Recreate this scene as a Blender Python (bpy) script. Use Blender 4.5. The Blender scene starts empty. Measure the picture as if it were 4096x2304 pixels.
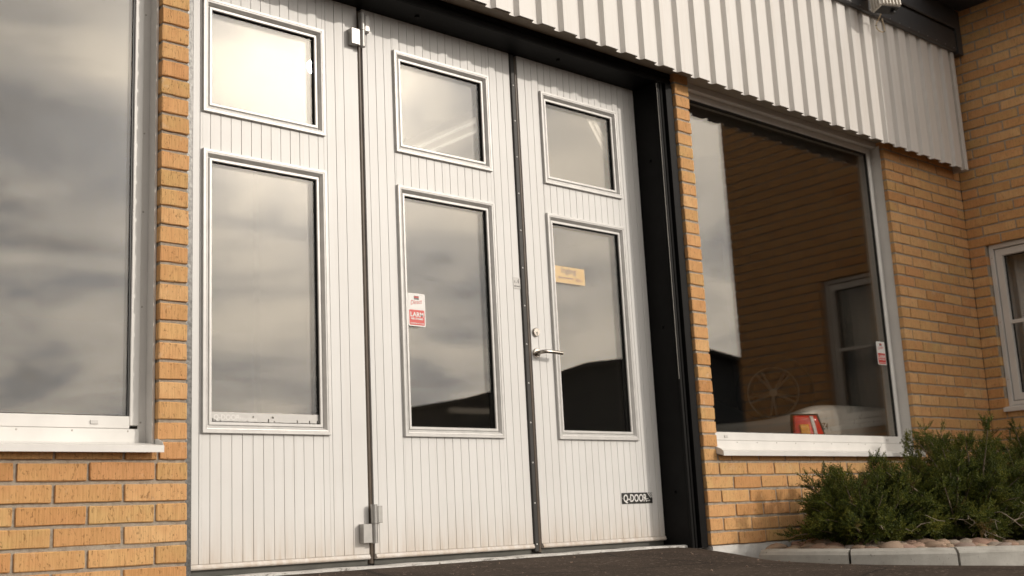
import bpy, bmesh, math, random
import numpy as np
from mathutils import Vector, Matrix, Quaternion

random.seed(7)
rng = np.random.default_rng(7)
scene = bpy.context.scene
col = scene.collection

# ------------------------------------------------------------------ camera
CAM = Vector((-2.0564, -4.1412, 0.1419))
RIGHT = Vector((0.7487685, -0.6610071, -0.0491461))
DOWN = Vector((0.0964309, 0.1819902, -0.9785605))
FWD = Vector((0.6557795, 0.7279761, 0.2000100))
cd = bpy.data.cameras.new('camera')
cd.sensor_width = 36.0
cd.lens = 41.646
cd.clip_start = 0.05
cd.clip_end = 2000
cd.dof.use_dof = True
cd.dof.focus_distance = 5.1
cd.dof.aperture_fstop = 3.2
cam = bpy.data.objects.new('camera', cd)
col.objects.link(cam)
cam.matrix_world = Matrix(((RIGHT.x, -DOWN.x, -FWD.x, CAM.x), (RIGHT.y, -DOWN.y, -FWD.y, CAM.y),
                           (RIGHT.z, -DOWN.z, -FWD.z, CAM.z), (0, 0, 0, 1)))
scene.camera = cam

# ------------------------------------------------------------------ light
SUN_AZ, SUN_EL = math.radians(32.5), math.radians(22.3)      # azimuth measured from -Y towards +X
SUN = Vector((math.sin(SUN_AZ) * math.cos(SUN_EL), -math.cos(SUN_AZ) * math.cos(SUN_EL), math.sin(SUN_EL)))
sd = bpy.data.lights.new('sun', 'SUN')
sd.energy = 5.0
sd.angle = math.radians(0.55)
sd.color = (1.0, 0.91, 0.80)
so = bpy.data.objects.new('sun', sd)
so.rotation_mode = 'QUATERNION'
so.rotation_quaternion = (-SUN).to_track_quat('-Z', 'Y')
so.location = (8, -12, 8)
col.objects.link(so)

world = bpy.data.worlds.new('World')
scene.world = world
world.use_nodes = True
wn, wl = world.node_tree.nodes, world.node_tree.links
wn.clear()


def wnode(t, **kw):
    n = wn.new(t)
    for k, v in kw.items():
        setattr(n, k, v)
    return n


def wmath(op, a, b=None, c=None):
    n = wnode('ShaderNodeMath', operation=op)
    for i, v in enumerate((a, b, c)):
        if v is None:
            continue
        if isinstance(v, (int, float)):
            n.inputs[i].default_value = v
        else:
            wl.new(v, n.inputs[i])
    return n.outputs[0]


wout = wnode('ShaderNodeOutputWorld')
wbg = wnode('ShaderNodeBackground')
wbg.inputs['Strength'].default_value = 0.1
wl.new(wbg.outputs[0], wout.inputs[0])
sky = wnode('ShaderNodeTexSky', sky_type='NISHITA')
sky.sun_disc = False
sky.sun_elevation = SUN_EL
sky.sun_rotation = math.pi - SUN_AZ
sky.altitude = 50
sky.air_density = 1.2
sky.dust_density = 3.0
tc = wnode('ShaderNodeTexCoord')
sep = wnode('ShaderNodeSeparateXYZ')
wl.new(tc.outputs['Generated'], sep.inputs[0])
zz = wmath('ADD', wmath('MAXIMUM', sep.outputs[2], 0.0), 0.19)
comb = wnode('ShaderNodeCombineXYZ')
wl.new(wmath('DIVIDE', sep.outputs[0], zz), comb.inputs[0])
wl.new(wmath('DIVIDE', sep.outputs[1], zz), comb.inputs[1])
n1 = wnode('ShaderNodeTexNoise')
n1.inputs['Scale'].default_value = 1.7
n1.inputs['Detail'].default_value = 7
n1.inputs['Roughness'].default_value = 0.52
n1.inputs['Distortion'].default_value = 0.7
wl.new(comb.outputs[0], n1.inputs['Vector'])
n2 = wnode('ShaderNodeTexNoise')
n2.inputs['Scale'].default_value = 4.2
n2.inputs['Detail'].default_value = 6
n2.inputs['Distortion'].default_value = 0.4
wl.new(comb.outputs[0], n2.inputs['Vector'])
dot = wnode('ShaderNodeVectorMath', operation='DOT_PRODUCT')
wl.new(tc.outputs['Generated'], dot.inputs[0])
dot.inputs[1].default_value = SUN
dp = wmath('MAXIMUM', dot.outputs['Value'], 0.0)
glow = wmath('ADD', wmath('MULTIPLY', wmath('POWER', dp, 150.0), 20.0),
             wmath('ADD', wmath('MULTIPLY', wmath('POWER', dp, 7.5), 10.5), 3.0))
shade = wmath('ADD', wmath('MULTIPLY', n1.outputs[0], 0.76), wmath('MULTIPLY', n2.outputs[0], 0.24))
ramp = wnode('ShaderNodeValToRGB')
ramp.color_ramp.elements[0].position = 0.41
ramp.color_ramp.elements[0].color = (0.50, 0.485, 0.475, 1)
ramp.color_ramp.elements[1].position = 0.585
ramp.color_ramp.elements[1].color = (1.0, 0.905, 0.775, 1)
wl.new(shade, ramp.inputs[0])
scl = wnode('ShaderNodeVectorMath', operation='SCALE')
wl.new(ramp.outputs[0], scl.inputs[0])
wl.new(wmath('MULTIPLY', glow, 10.0), scl.inputs['Scale'])
mask = wnode('ShaderNodeMapRange', interpolation_type='SMOOTHSTEP')
wl.new(n1.outputs[0], mask.inputs['Value'])
mask.inputs['From Min'].default_value = 0.25
mask.inputs['From Max'].default_value = 0.45
mask.inputs['To Min'].default_value = 0.55
mask.inputs['To Max'].default_value = 1.0
mixs = wnode('ShaderNodeMix', data_type='RGBA')
wl.new(mask.outputs[0], mixs.inputs['Factor'])
wl.new(sky.outputs[0], mixs.inputs['A'])
wl.new(scl.outputs[0], mixs.inputs['B'])
wl.new(mixs.outputs['Result'], wbg.inputs['Color'])

scene.view_settings.view_transform = 'Standard'
scene.view_settings.look = 'None'
scene.view_settings.exposure = -1.78
scene.view_settings.gamma = 1.0
scene.view_settings.use_curve_mapping = False
try:
    scene.cycles.use_denoising = True
    scene.cycles.max_bounces = 10
    scene.cycles.transparent_max_bounces = 24
    scene.cycles.sample_clamp_indirect = 6.0
except Exception:
    pass

# ------------------------------------------------------------------ materials
M = {}


class NT:
    def __init__(self, name):
        self.m = bpy.data.materials.new(name)
        self.m.use_nodes = True
        self.t = self.m.node_tree
        self.n = self.t.nodes
        self.l = self.t.links
        self.b = self.n['Principled BSDF']
        M[name] = self.m

    def node(self, t, **kw):
        n = self.n.new(t)
        for k, v in kw.items():
            setattr(n, k, v)
        return n

    def link(self, a, b):
        self.l.new(a, b)

    def math(self, op, a, b=None, clamp=False):
        n = self.node('ShaderNodeMath', operation=op, use_clamp=clamp)
        for i, v in enumerate((a, b)):
            if v is None:
                continue
            if isinstance(v, (int, float)):
                n.inputs[i].default_value = v
            else:
                self.link(v, n.inputs[i])
        return n.outputs[0]

    def coords(self, scale=(1, 1, 1), rand=False):
        tcn = self.node('ShaderNodeTexCoord')
        mp = self.node('ShaderNodeMapping')
        mp.inputs['Scale'].default_value = scale
        self.link(tcn.outputs['Object'], mp.inputs['Vector'])
        if rand:
            oi = self.node('ShaderNodeObjectInfo')
            cx = self.node('ShaderNodeCombineXYZ')
            self.link(self.math('MULTIPLY', oi.outputs['Random'], 37.0), cx.inputs[0])
            self.link(self.math('MULTIPLY', oi.outputs['Random'], 91.0), cx.inputs[1])
            self.link(self.math('MULTIPLY', oi.outputs['Random'], 53.0), cx.inputs[2])
            self.link(cx.outputs[0], mp.inputs['Location'])
        return mp.outputs[0]

    def noise(self, vec, scale, detail=4, rough=0.55, dist=0.0):
        n = self.node('ShaderNodeTexNoise')
        n.inputs['Scale'].default_value = scale
        n.inputs['Detail'].default_value = detail
        n.inputs['Roughness'].default_value = rough
        n.inputs['Distortion'].default_value = dist
        if vec is not None:
            self.link(vec, n.inputs['Vector'])
        return n.outputs[0]

    def ramp(self, fac, stops):
        r = self.node('ShaderNodeValToRGB')
        e = r.color_ramp.elements
        while len(e) < len(stops):
            e.new(0.5)
        for i, (p, c) in enumerate(stops):
            e[i].position = p
            e[i].color = tuple(c) + (1,) if len(c) == 3 else c
        self.link(fac, r.inputs[0])
        return r.outputs[0]

    def mix(self, fac, a, b, blend='MIX'):
        n = self.node('ShaderNodeMix', data_type='RGBA', blend_type=blend)
        for s, v in (('Factor', fac), ('A', a), ('B', b)):
            if isinstance(v, (int, float)):
                n.inputs[s].default_value = v
            elif isinstance(v, tuple):
                n.inputs[s].default_value = v + (1,)
            else:
                self.link(v, n.inputs[s])
        return n.outputs['Result']

    def bump(self, h, strength, dist):
        b = self.node('ShaderNodeBump')
        b.inputs['Strength'].default_value = strength
        b.inputs['Distance'].default_value = dist
        self.link(h, b.inputs['Height'])
        self.link(b.outputs[0], self.b.inputs['Normal'])

    def base(self, c):
        if isinstance(c, tuple):
            self.b.inputs['Base Color'].default_value = c + (1,)
        else:
            self.link(c, self.b.inputs['Base Color'])

    def set(self, **kw):
        for k, v in kw.items():
            self.b.inputs[k.replace('_', ' ')].default_value = v


def simple(name, c, rough=0.5, metal=0.0, var=0.06, nscale=6.0, bump=0.0, bscale=200.0, coat=0.0, spec=0.5):
    t = NT(name)
    v = t.coords()
    n = t.noise(v, nscale, 5)
    d = tuple(max(0.0, x * (1 - var)) for x in c)
    b = tuple(min(1.0, x * (1 + var)) for x in c)
    t.base(t.ramp(n, [(0.3, d), (0.7, b)]))
    r2 = t.noise(v, nscale * 7, 3)
    rr = t.node('ShaderNodeMapRange')
    t.link(r2, rr.inputs['Value'])
    rr.inputs['To Min'].default_value = max(0.02, rough - 0.08)
    rr.inputs['To Max'].default_value = min(1.0, rough + 0.08)
    t.link(rr.outputs[0], t.b.inputs['Roughness'])
    t.set(Metallic=metal, Coat_Weight=coat)
    t.b.inputs['Specular IOR Level'].default_value = spec
    if bump:
        t.bump(t.noise(v, bscale, 4), bump, 0.001)
    return t


# brick: wire-cut face with vertical drag marks, pits and smears
t = NT('brick')
v = t.coords((1, 1, 1), rand=True)
oi = t.node('ShaderNodeObjectInfo')
vs = t.coords((230, 230, 9), rand=True)
streak = t.noise(vs, 1.0, 3, 0.6, 0.4)
vs2 = t.coords((90, 90, 5), rand=True)
streak2 = t.noise(vs2, 1.0, 2, 0.5, 0.2)
vp = t.coords((150, 150, 55), rand=True)
pits = t.noise(vp, 1.0, 2, 0.6, 0.9)
pitm = t.ramp(pits, [(0.60, (0, 0, 0)), (0.68, (1, 1, 1))])
blot = t.noise(v, 14.0, 3, 0.5)
tone = t.ramp(oi.outputs['Random'], [(0.0, (0.525, 0.265, 0.105)), (0.10, (0.720, 0.450, 0.200)), (0.22, (0.640, 0.335, 0.150)), (0.36, (0.610, 0.390, 0.165)), (0.50, (0.700, 0.400, 0.180)),
                                     (0.62, (0.760, 0.485, 0.235)), (0.78, (0.575, 0.305, 0.120)), (0.90, (0.730, 0.420, 0.190)), (1.0, (0.62, 0.42, 0.180))])
c1 = t.mix(t.math('MULTIPLY', t.ramp(blot, [(0.35, (0, 0, 0)), (0.7, (1, 1, 1))]), 0.55), tone, (0.63, 0.315, 0.140))
c2 = t.mix(t.math('MULTIPLY', t.ramp(streak, [(0.38, (1, 1, 1)), (0.56, (0, 0, 0))]), 0.28), c1, (0.30, 0.135, 0.035))
pale = t.noise(v, 22.0, 4, 0.6, 0.6)
c3 = t.mix(t.math('MULTIPLY', t.ramp(pale, [(0.62, (0, 0, 0)), (0.75, (1, 1, 1))]), 0.45), c2, (0.66, 0.52, 0.38))
c4 = t.mix(t.math('MULTIPLY', pitm, 0.55), c3, (0.14, 0.065, 0.022))
t.base(c4)
t.set(Roughness=0.88)
t.b.inputs['Specular IOR Level'].default_value = 0.25
hh = t.math('SUBTRACT', t.math('ADD', t.math('MULTIPLY', streak, 0.7), t.math('MULTIPLY', streak2, 0.6)), t.math('MULTIPLY', pitm, 0.9))
t.bump(hh, 0.75, 0.0016)

t = NT('mortar')
v = t.coords()
n = t.noise(v, 60, 5, 0.7)
t.base(t.ramp(n, [(0.25, (0.25, 0.21, 0.165)), (0.5, (0.395, 0.34, 0.275)), (0.8, (0.50, 0.445, 0.37))]))
t.set(Roughness=0.95)
t.b.inputs['Specular IOR Level'].default_value = 0.15
t.bump(t.noise(v, 260, 4, 0.7), 0.8, 0.004)

# white lacquered sheet of the door boards: faint scuffs, brown grime near the bottom edge
t = NT('door_paint')
geo = t.node('ShaderNodeNewGeometry')


def wmap(tt, g_, sc):
    mp = tt.node('ShaderNodeMapping')
    mp.inputs['Scale'].default_value = sc
    tt.link(g_.outputs['Position'], mp.inputs['Vector'])
    return mp.outputs[0]


v = wmap(t, geo, (1, 1, 1))
sx = t.node('ShaderNodeSeparateXYZ')
t.link(v, sx.inputs[0])
n = t.noise(v, 3.0, 5)
white = t.ramp(n, [(0.3, (0.715, 0.708, 0.695)), (0.7, (0.765, 0.76, 0.75))])
oi = t.node('ShaderNodeObjectInfo')
white = t.mix(t.math('MULTIPLY', oi.outputs['Random'], 0.10), white, (0.62, 0.60, 0.575))
gr = t.noise(wmap(t, geo, (38, 38, 3)), 1.0, 4, 0.6)
low = t.node('ShaderNodeMapRange')
low.inputs['From Min'].default_value = 0.34
low.inputs['From Max'].default_value = 0.04
t.link(sx.outputs[2], low.inputs['Value'])
gm = t.math('MULTIPLY', t.math('POWER', low.outputs[0], 2.2), t.ramp(gr, [(0.3, (0.30, 0.30, 0.30)), (0.7, (1, 1, 1))]))
c = t.mix(t.math('MULTIPLY', gm, 0.80), white, (0.42, 0.305, 0.20))
# thin rain streaks and a few scuffs
run = t.noise(wmap(t, geo, (60, 60, 1.1)), 1.0, 4, 0.6, 0.3)
c = t.mix(t.math('MULTIPLY', t.ramp(run, [(0.55, (0, 0, 0)), (0.75, (1, 1, 1))]), 0.20), c, (0.56, 0.51, 0.45))
sc = t.noise(wmap(t, geo, (16, 16, 70)), 1.0, 6, 0.75, 1.5)
c = t.mix(t.math('MULTIPLY', t.ramp(sc, [(0.69, (0, 0, 0)), (0.73, (1, 1, 1))]), 0.22), c, (0.40, 0.37, 0.33))
t.base(c)
t.set(Roughness=0.42)
t.bump(t.math('ADD', t.noise(v, 350, 3), t.math('MULTIPLY', t.noise(v, 5.0, 2), 9.0)), 0.10, 0.0006)

simple('white_frame', (0.75, 0.735, 0.71), 0.36, 0.0, 0.06, 7, 0.06, 150)
simple('white_trim', (0.70, 0.68, 0.655), 0.42, 0.0, 0.05, 5, 0.06, 240)
simple('alu_frame', (0.60, 0.59, 0.575), 0.38, 0.12, 0.08, 18, 0.08, 200)
simple('alu_bare', (0.38, 0.37, 0.355), 0.42, 0.75, 0.08, 30, 0.10, 260)
t = NT('sheet_white')
v = t.coords()
n = t.noise(v, 1.6, 5)
c = t.ramp(n, [(0.3, (0.70, 0.675, 0.645)), (0.7, (0.755, 0.735, 0.71))])
run = t.noise(t.coords((30, 30, 0.8)), 1.0, 5, 0.65, 0.4)
c = t.mix(t.math('MULTIPLY', t.ramp(run, [(0.50, (0, 0, 0)), (0.75, (1, 1, 1))]), 0.26), c, (0.52, 0.455, 0.38))
spk = t.noise(v, 46, 3, 0.7)
c = t.mix(t.math('MULTIPLY', t.ramp(spk, [(0.71, (0, 0, 0)), (0.76, (1, 1, 1))]), 0.30), c, (0.36, 0.31, 0.26))
t.base(c)
t.set(Roughness=0.45)
t.bump(t.noise(v, 3.5, 2), 0.25, 0.004)
simple('soffit_shade_brown', (0.34, 0.29, 0.235), 0.7, 0.0, 0.12, 5, 0.1, 80)  # brown tone carries the shade under the fascia
simple('steel_black', (0.005, 0.0048, 0.0048), 0.5, 0.0, 0.3, 14, 0.10, 120, 0.0, 0.12)
simple('hammered_black', (0.10, 0.098, 0.094), 0.34, 0.35, 0.5, 90, 1.0, 110)
simple('rubber', (0.022, 0.020, 0.018), 0.55, 0.0, 0.2, 20)
simple('rubber_brown', (0.085, 0.062, 0.043), 0.42, 0.0, 0.25, 12, 0.1, 80)
simple('seal_grey', (0.075, 0.073, 0.062), 0.6, 0.0, 0.2, 12)
simple('gasket', (0.010, 0.010, 0.010), 0.4, 0.0, 0.1, 12)
simple('beam_dark', (0.060, 0.062, 0.066), 0.38, 0.0, 0.12, 6, 0.05, 100)
simple('soffit_navy', (0.030, 0.036, 0.050), 0.6, 0.0, 0.15, 4)
simple('chrome', (0.72, 0.68, 0.63), 0.16, 1.0, 0.05, 30)
simple('steel_satin', (0.42, 0.385, 0.345), 0.26, 1.0, 0.08, 40)
simple('dark_hole', (0.008, 0.007, 0.007), 0.7, 0.0, 0.1, 12)
simple('screw_zinc', (0.42, 0.40, 0.37), 0.4, 0.8, 0.1, 90)
simple('sticker_white', (0.80, 0.79, 0.77), 0.35, 0.0, 0.02, 20)
simple('sticker_red', (0.62, 0.055, 0.045), 0.35, 0.0, 0.05, 40)
simple('sticker_grey', (0.60, 0.585, 0.565), 0.4, 0.0, 0.04, 60)
simple('sign_yellow', (0.78, 0.50, 0.15), 0.45, 0.0, 0.04, 20)
simple('ink_grey', (0.19, 0.15, 0.105), 0.5, 0.0, 0.08, 60)
simple('ink_black', (0.016, 0.015, 0.014), 0.4, 0.0, 0.1, 40)
simple('ink_dim', (0.13, 0.12, 0.115), 0.5, 0.0, 0.2, 100)
simple('plate_black', (0.020, 0.019, 0.017), 0.35, 0.0, 0.1, 40)
simple('interior_wall', (0.22, 0.205, 0.185), 0.9, 0.0, 0.1, 2, 0.1, 60)
simple('interior_floor', (0.27, 0.26, 0.25), 0.6, 0.0, 0.15, 3)
simple('interior_ceiling', (0.20, 0.19, 0.175), 0.9, 0.0, 0.08, 3)
simple('barn_dark', (0.035, 0.042, 0.052), 0.7, 0.0, 0.2, 1.0)
simple('barn_roof', (0.030, 0.028, 0.027), 0.75, 0.0, 0.2, 1.0)
simple('galvanised', (0.36, 0.37, 0.38), 0.45, 0.7, 0.1, 8)
simple('lamp_housing', (0.62, 0.58, 0.52), 0.38, 0.5, 0.08, 14, 0.1, 90)
simple('cable_sheath', (0.62, 0.50, 0.34), 0.5, 0.0, 0.1, 40)
simple('tyre', (0.018, 0.017, 0.016), 0.7, 0.0, 0.2, 30)
simple('rim_alloy', (0.40, 0.385, 0.36), 0.32, 0.6, 0.05, 20)
simple('car_silver', (0.62, 0.61, 0.585), 0.30, 0.30, 0.03, 3, 0, 1, 1.0)
simple('soft_top', (0.025, 0.025, 0.027), 0.85, 0.0, 0.15, 20, 0.2, 300)
simple('lamp_red', (0.80, 0.03, 0.02), 0.12, 0.0, 0.15, 40, 0.2, 90, 1.0)
simple('lamp_amber', (0.95, 0.42, 0.03), 0.15, 0.0, 0.1, 60, 0.2, 90, 1.0)
simple('lamp_clear', (0.78, 0.78, 0.76), 0.12, 0.0, 0.05, 40, 0.1, 90, 1.0)
simple('oak_dark', (0.06, 0.045, 0.035), 0.6, 0.0, 0.2, 10)
simple('bark', (0.20, 0.155, 0.115), 0.9, 0.0, 0.25, 30, 0.6, 60)
simple('dead_wood', (0.40, 0.33, 0.26), 0.9, 0.0, 0.25, 40, 0.4, 80)
simple('soil', (0.075, 0.052, 0.036), 0.95, 0.0, 0.35, 16, 0.9, 50)
simple('grit', (0.24, 0.17, 0.13), 0.85, 0.0, 0.4, 9)

# flaking white plinth paint
t = NT('plinth_paint')
v = t.coords()
n = t.noise(v, 16, 6, 0.7, 0.5)
t.base(t.ramp(n, [(0.30, (0.36, 0.33, 0.29)), (0.40, (0.66, 0.645, 0.62)), (0.8, (0.74, 0.73, 0.71))]))
t.set(Roughness=0.85)
t.bump(t.noise(v, 45, 5, 0.7), 0.7, 0.006)

t = NT('threshold_paint')
v = t.coords((1, 2, 2))
n = t.noise(v, 22, 6, 0.75, 0.6)
t.base(t.ramp(n, [(0.36, (0.17, 0.15, 0.13)), (0.46, (0.60, 0.585, 0.56)), (0.8, (0.72, 0.705, 0.68))]))
t.set(Roughness=0.85)
t.bump(t.noise(v, 60, 5, 0.7), 0.7, 0.004)

# asphalt: brown-grey binder with fine stone chips
t = NT('asphalt')
v = t.coords()
fine = t.noise(v, 190, 4, 0.75)
mid = t.noise(v, 7.0, 5, 0.6)
vor = t.node('ShaderNodeTexVoronoi')
vor.inputs['Scale'].default_value = 85
t.link(v, vor.inputs['Vector'])
basec = t.ramp(fine, [(0.3, (0.020, 0.014, 0.0105)), (0.55, (0.058, 0.041, 0.030)), (0.8, (0.14, 0.100, 0.073))])
c = t.mix(t.math('MULTIPLY', mid, 0.5), basec, (0.045, 0.032, 0.025))
sand = t.noise(v, 1.7, 6, 0.65, 0.8)
c = t.mix(t.math('MULTIPLY', t.ramp(sand, [(0.45, (0, 0, 0)), (0.66, (1, 1, 1))]), 0.5), c, (0.10, 0.073, 0.054))
chip = t.math('GREATER_THAN', vor.outputs['Color'], 0.86)
c = t.mix(t.math('MULTIPLY', chip, 0.55), c, (0.26, 0.20, 0.155))
crk = t.node('ShaderNodeTexVoronoi', feature='DISTANCE_TO_EDGE')
crk.inputs['Scale'].default_value = 0.9
t.link(t.mix(0.12, v, t.node('ShaderNodeTexNoise').outputs['Color']), crk.inputs['Vector'])
ckm = t.ramp(crk.outputs['Distance'], [(0.0, (1, 1, 1)), (0.012, (0, 0, 0))])
c = t.mix(t.math('MULTIPLY', ckm, 0.75), c, (0.012, 0.009, 0.007))
t.base(c)
t.set(Roughness=0.92)
t.b.inputs['Specular IOR Level'].default_value = 0.2
t.bump(t.math('ADD', fine, t.math('MULTIPLY', vor.outputs['Distance'], 0.8)), 0.9, 0.006)

t = NT('concrete')
v = t.coords()
n = t.noise(v, 9, 6, 0.65)
c = t.ramp(n, [(0.3, (0.34, 0.325, 0.295)), (0.7, (0.47, 0.455, 0.42))])
pit = t.noise(v, 95, 2, 0.5)
pm = t.ramp(pit, [(0.68, (0, 0, 0)), (0.72, (1, 1, 1))])
c = t.mix(t.math('MULTIPLY', pm, 0.6), c, (0.12, 0.11, 0.10))
stain = t.noise(t.coords((2, 2, 14)), 1.6, 5, 0.6, 0.5)
c = t.mix(t.math('MULTIPLY', t.ramp(stain, [(0.52, (0, 0, 0)), (0.66, (1, 1, 1))]), 0.40), c, (0.21, 0.20, 0.17))
t.base(c)
t.set(Roughness=0.9)
t.bump(t.math('SUBTRACT', t.noise(v, 220, 4), pm), 0.5, 0.002)

t = NT('field_stone')
v = t.coords((1, 1, 1), rand=True)
oi = t.node('ShaderNodeObjectInfo')
tone = t.ramp(oi.outputs['Random'], [(0.0, (0.36, 0.23, 0.165)), (0.2, (0.44, 0.34, 0.24)), (0.4, (0.35, 0.20, 0.15)), (0.6, (0.48, 0.38, 0.28)),
                                     (0.8, (0.30, 0.28, 0.26)), (1.0, (0.42, 0.26, 0.20))])
c = t.mix(t.math('MULTIPLY', t.noise(v, 40, 5, 0.7), 0.6), tone, (0.24, 0.16, 0.115))
t.base(c)
t.set(Roughness=0.85)
t.bump(t.noise(v, 70, 5, 0.7), 0.5, 0.004)

t = NT('juniper_leaf')
v = t.coords()
g = t.node('ShaderNodeNewGeometry')
n = t.noise(v, 9.0, 4, 0.6)
f = t.math('ADD', t.math('MULTIPLY', n, 0.72), t.math('MULTIPLY', g.outputs['Random Per Island'], 0.28))
c = t.ramp(f, [(0.30, (0.020, 0.032, 0.006)), (0.46, (0.062, 0.084, 0.012)), (0.59, (0.130, 0.148, 0.020)), (0.72, (0.25, 0.23, 0.04))])
br = t.noise(v, 5.0, 2, 0.5)
c = t.mix(t.math('MULTIPLY', t.ramp(br, [(0.62, (0, 0, 0)), (0.70, (1, 1, 1))]), 0.7), c, (0.17, 0.085, 0.035))
t.base(c)
t.set(Roughness=0.6)
t.b.inputs['Specular IOR Level'].default_value = 0.3
tr = t.node('ShaderNodeBsdfTranslucent')
t.link(c, tr.inputs['Color'])
mx = t.node('ShaderNodeMixShader')
mx.inputs[0].default_value = 0.22
t.link(t.b.outputs[0], mx.inputs[1])
t.link(tr.outputs[0], mx.inputs[2])
t.link(mx.outputs[0], t.n['Material Output'].inputs['Surface'])


def glass(name, r0, tint):
    t = NT(name)
    t.n.remove(t.b)
    g = t.node('ShaderNodeNewGeometry')
    d = t.node('ShaderNodeVectorMath', operation='DOT_PRODUCT')
    t.link(g.outputs['Incoming'], d.inputs[0])
    t.link(g.outputs['Normal'], d.inputs[1])
    cth = t.math('ABSOLUTE', d.outputs['Value'])
    inv = t.math('SUBTRACT', 1.0, cth, True)
    fr = t.math('ADD', t.math('MULTIPLY', t.math('POWER', inv, 5.0), 1.0 - r0), r0)
    # very faint dust film varies the reflection
    dust = t.noise(t.coords(), 12.0, 6, 0.7)
    gl = t.node('ShaderNodeBsdfGlossy')
    gl.inputs['Color'].default_value = (1.0, 0.975, 0.94, 1)
    gl.inputs['Roughness'].default_value = 0.0
    bp_ = t.node('ShaderNodeBump')
    bp_.inputs['Strength'].default_value = 0.018
    bp_.inputs['Distance'].default_value = 0.004
    t.link(t.noise(t.coords(), 2.2, 1, 0.4), bp_.inputs['Height'])
    t.link(bp_.outputs[0], gl.inputs['Normal'])
    tp = t.node('ShaderNodeBsdfTransparent')
    tp.inputs['Color'].default_value = tint + (1,)
    mx = t.node('ShaderNodeMixShader')
    t.link(t.math('ADD', fr, t.math('MULTIPLY', dust, 0.01)), mx.inputs[0])
    t.link(tp.outputs[0], mx.inputs[1])
    t.link(gl.outputs[0], mx.inputs[2])
    t.link(mx.outputs[0], t.n['Material Output'].inputs['Surface'])


glass('pane_glass', 0.043, (0.955, 0.95, 0.94))

t = NT('tube_light')
t.b.inputs['Emission Color'].default_value = (1.0, 0.94, 0.82, 1)
t.b.inputs['Emission Strength'].default_value = 0.9
t.base((0.8, 0.8, 0.8))

# ------------------------------------------------------------------ object helpers


def tag(o, label=None, cat=None, group=None, kind=None):
    if label:
        o['label'] = label
    if cat:
        o['category'] = cat
    if group:
        o['group'] = group
    if kind:
        o['kind'] = kind
    return o


def attach(o, parent):
    if parent is not None:
        o.parent = parent
        w = parent['_w'] if False else WORLD.get(parent.name, Matrix.Identity(4))
        o.matrix_parent_inverse = w.inverted()
    return o


WORLD = {}


def empty(name, loc):
    o = bpy.data.objects.new(name, None)
    o.empty_display_size = 0.1
    o.location = loc
    col.objects.link(o)
    WORLD[o.name] = Matrix.Translation(Vector(loc))
    return o


def link(name, me, parent=None, loc=None, rotz=0.0):
    o = bpy.data.objects.new(name, me)
    col.objects.link(o)
    if loc is not None:
        o.location = loc
        o.rotation_euler = (0, 0, rotz)
        WORLD[o.name] = Matrix.Translation(Vector(loc)) @ Matrix.Rotation(rotz, 4, 'Z')
    attach(o, parent)
    return o


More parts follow.
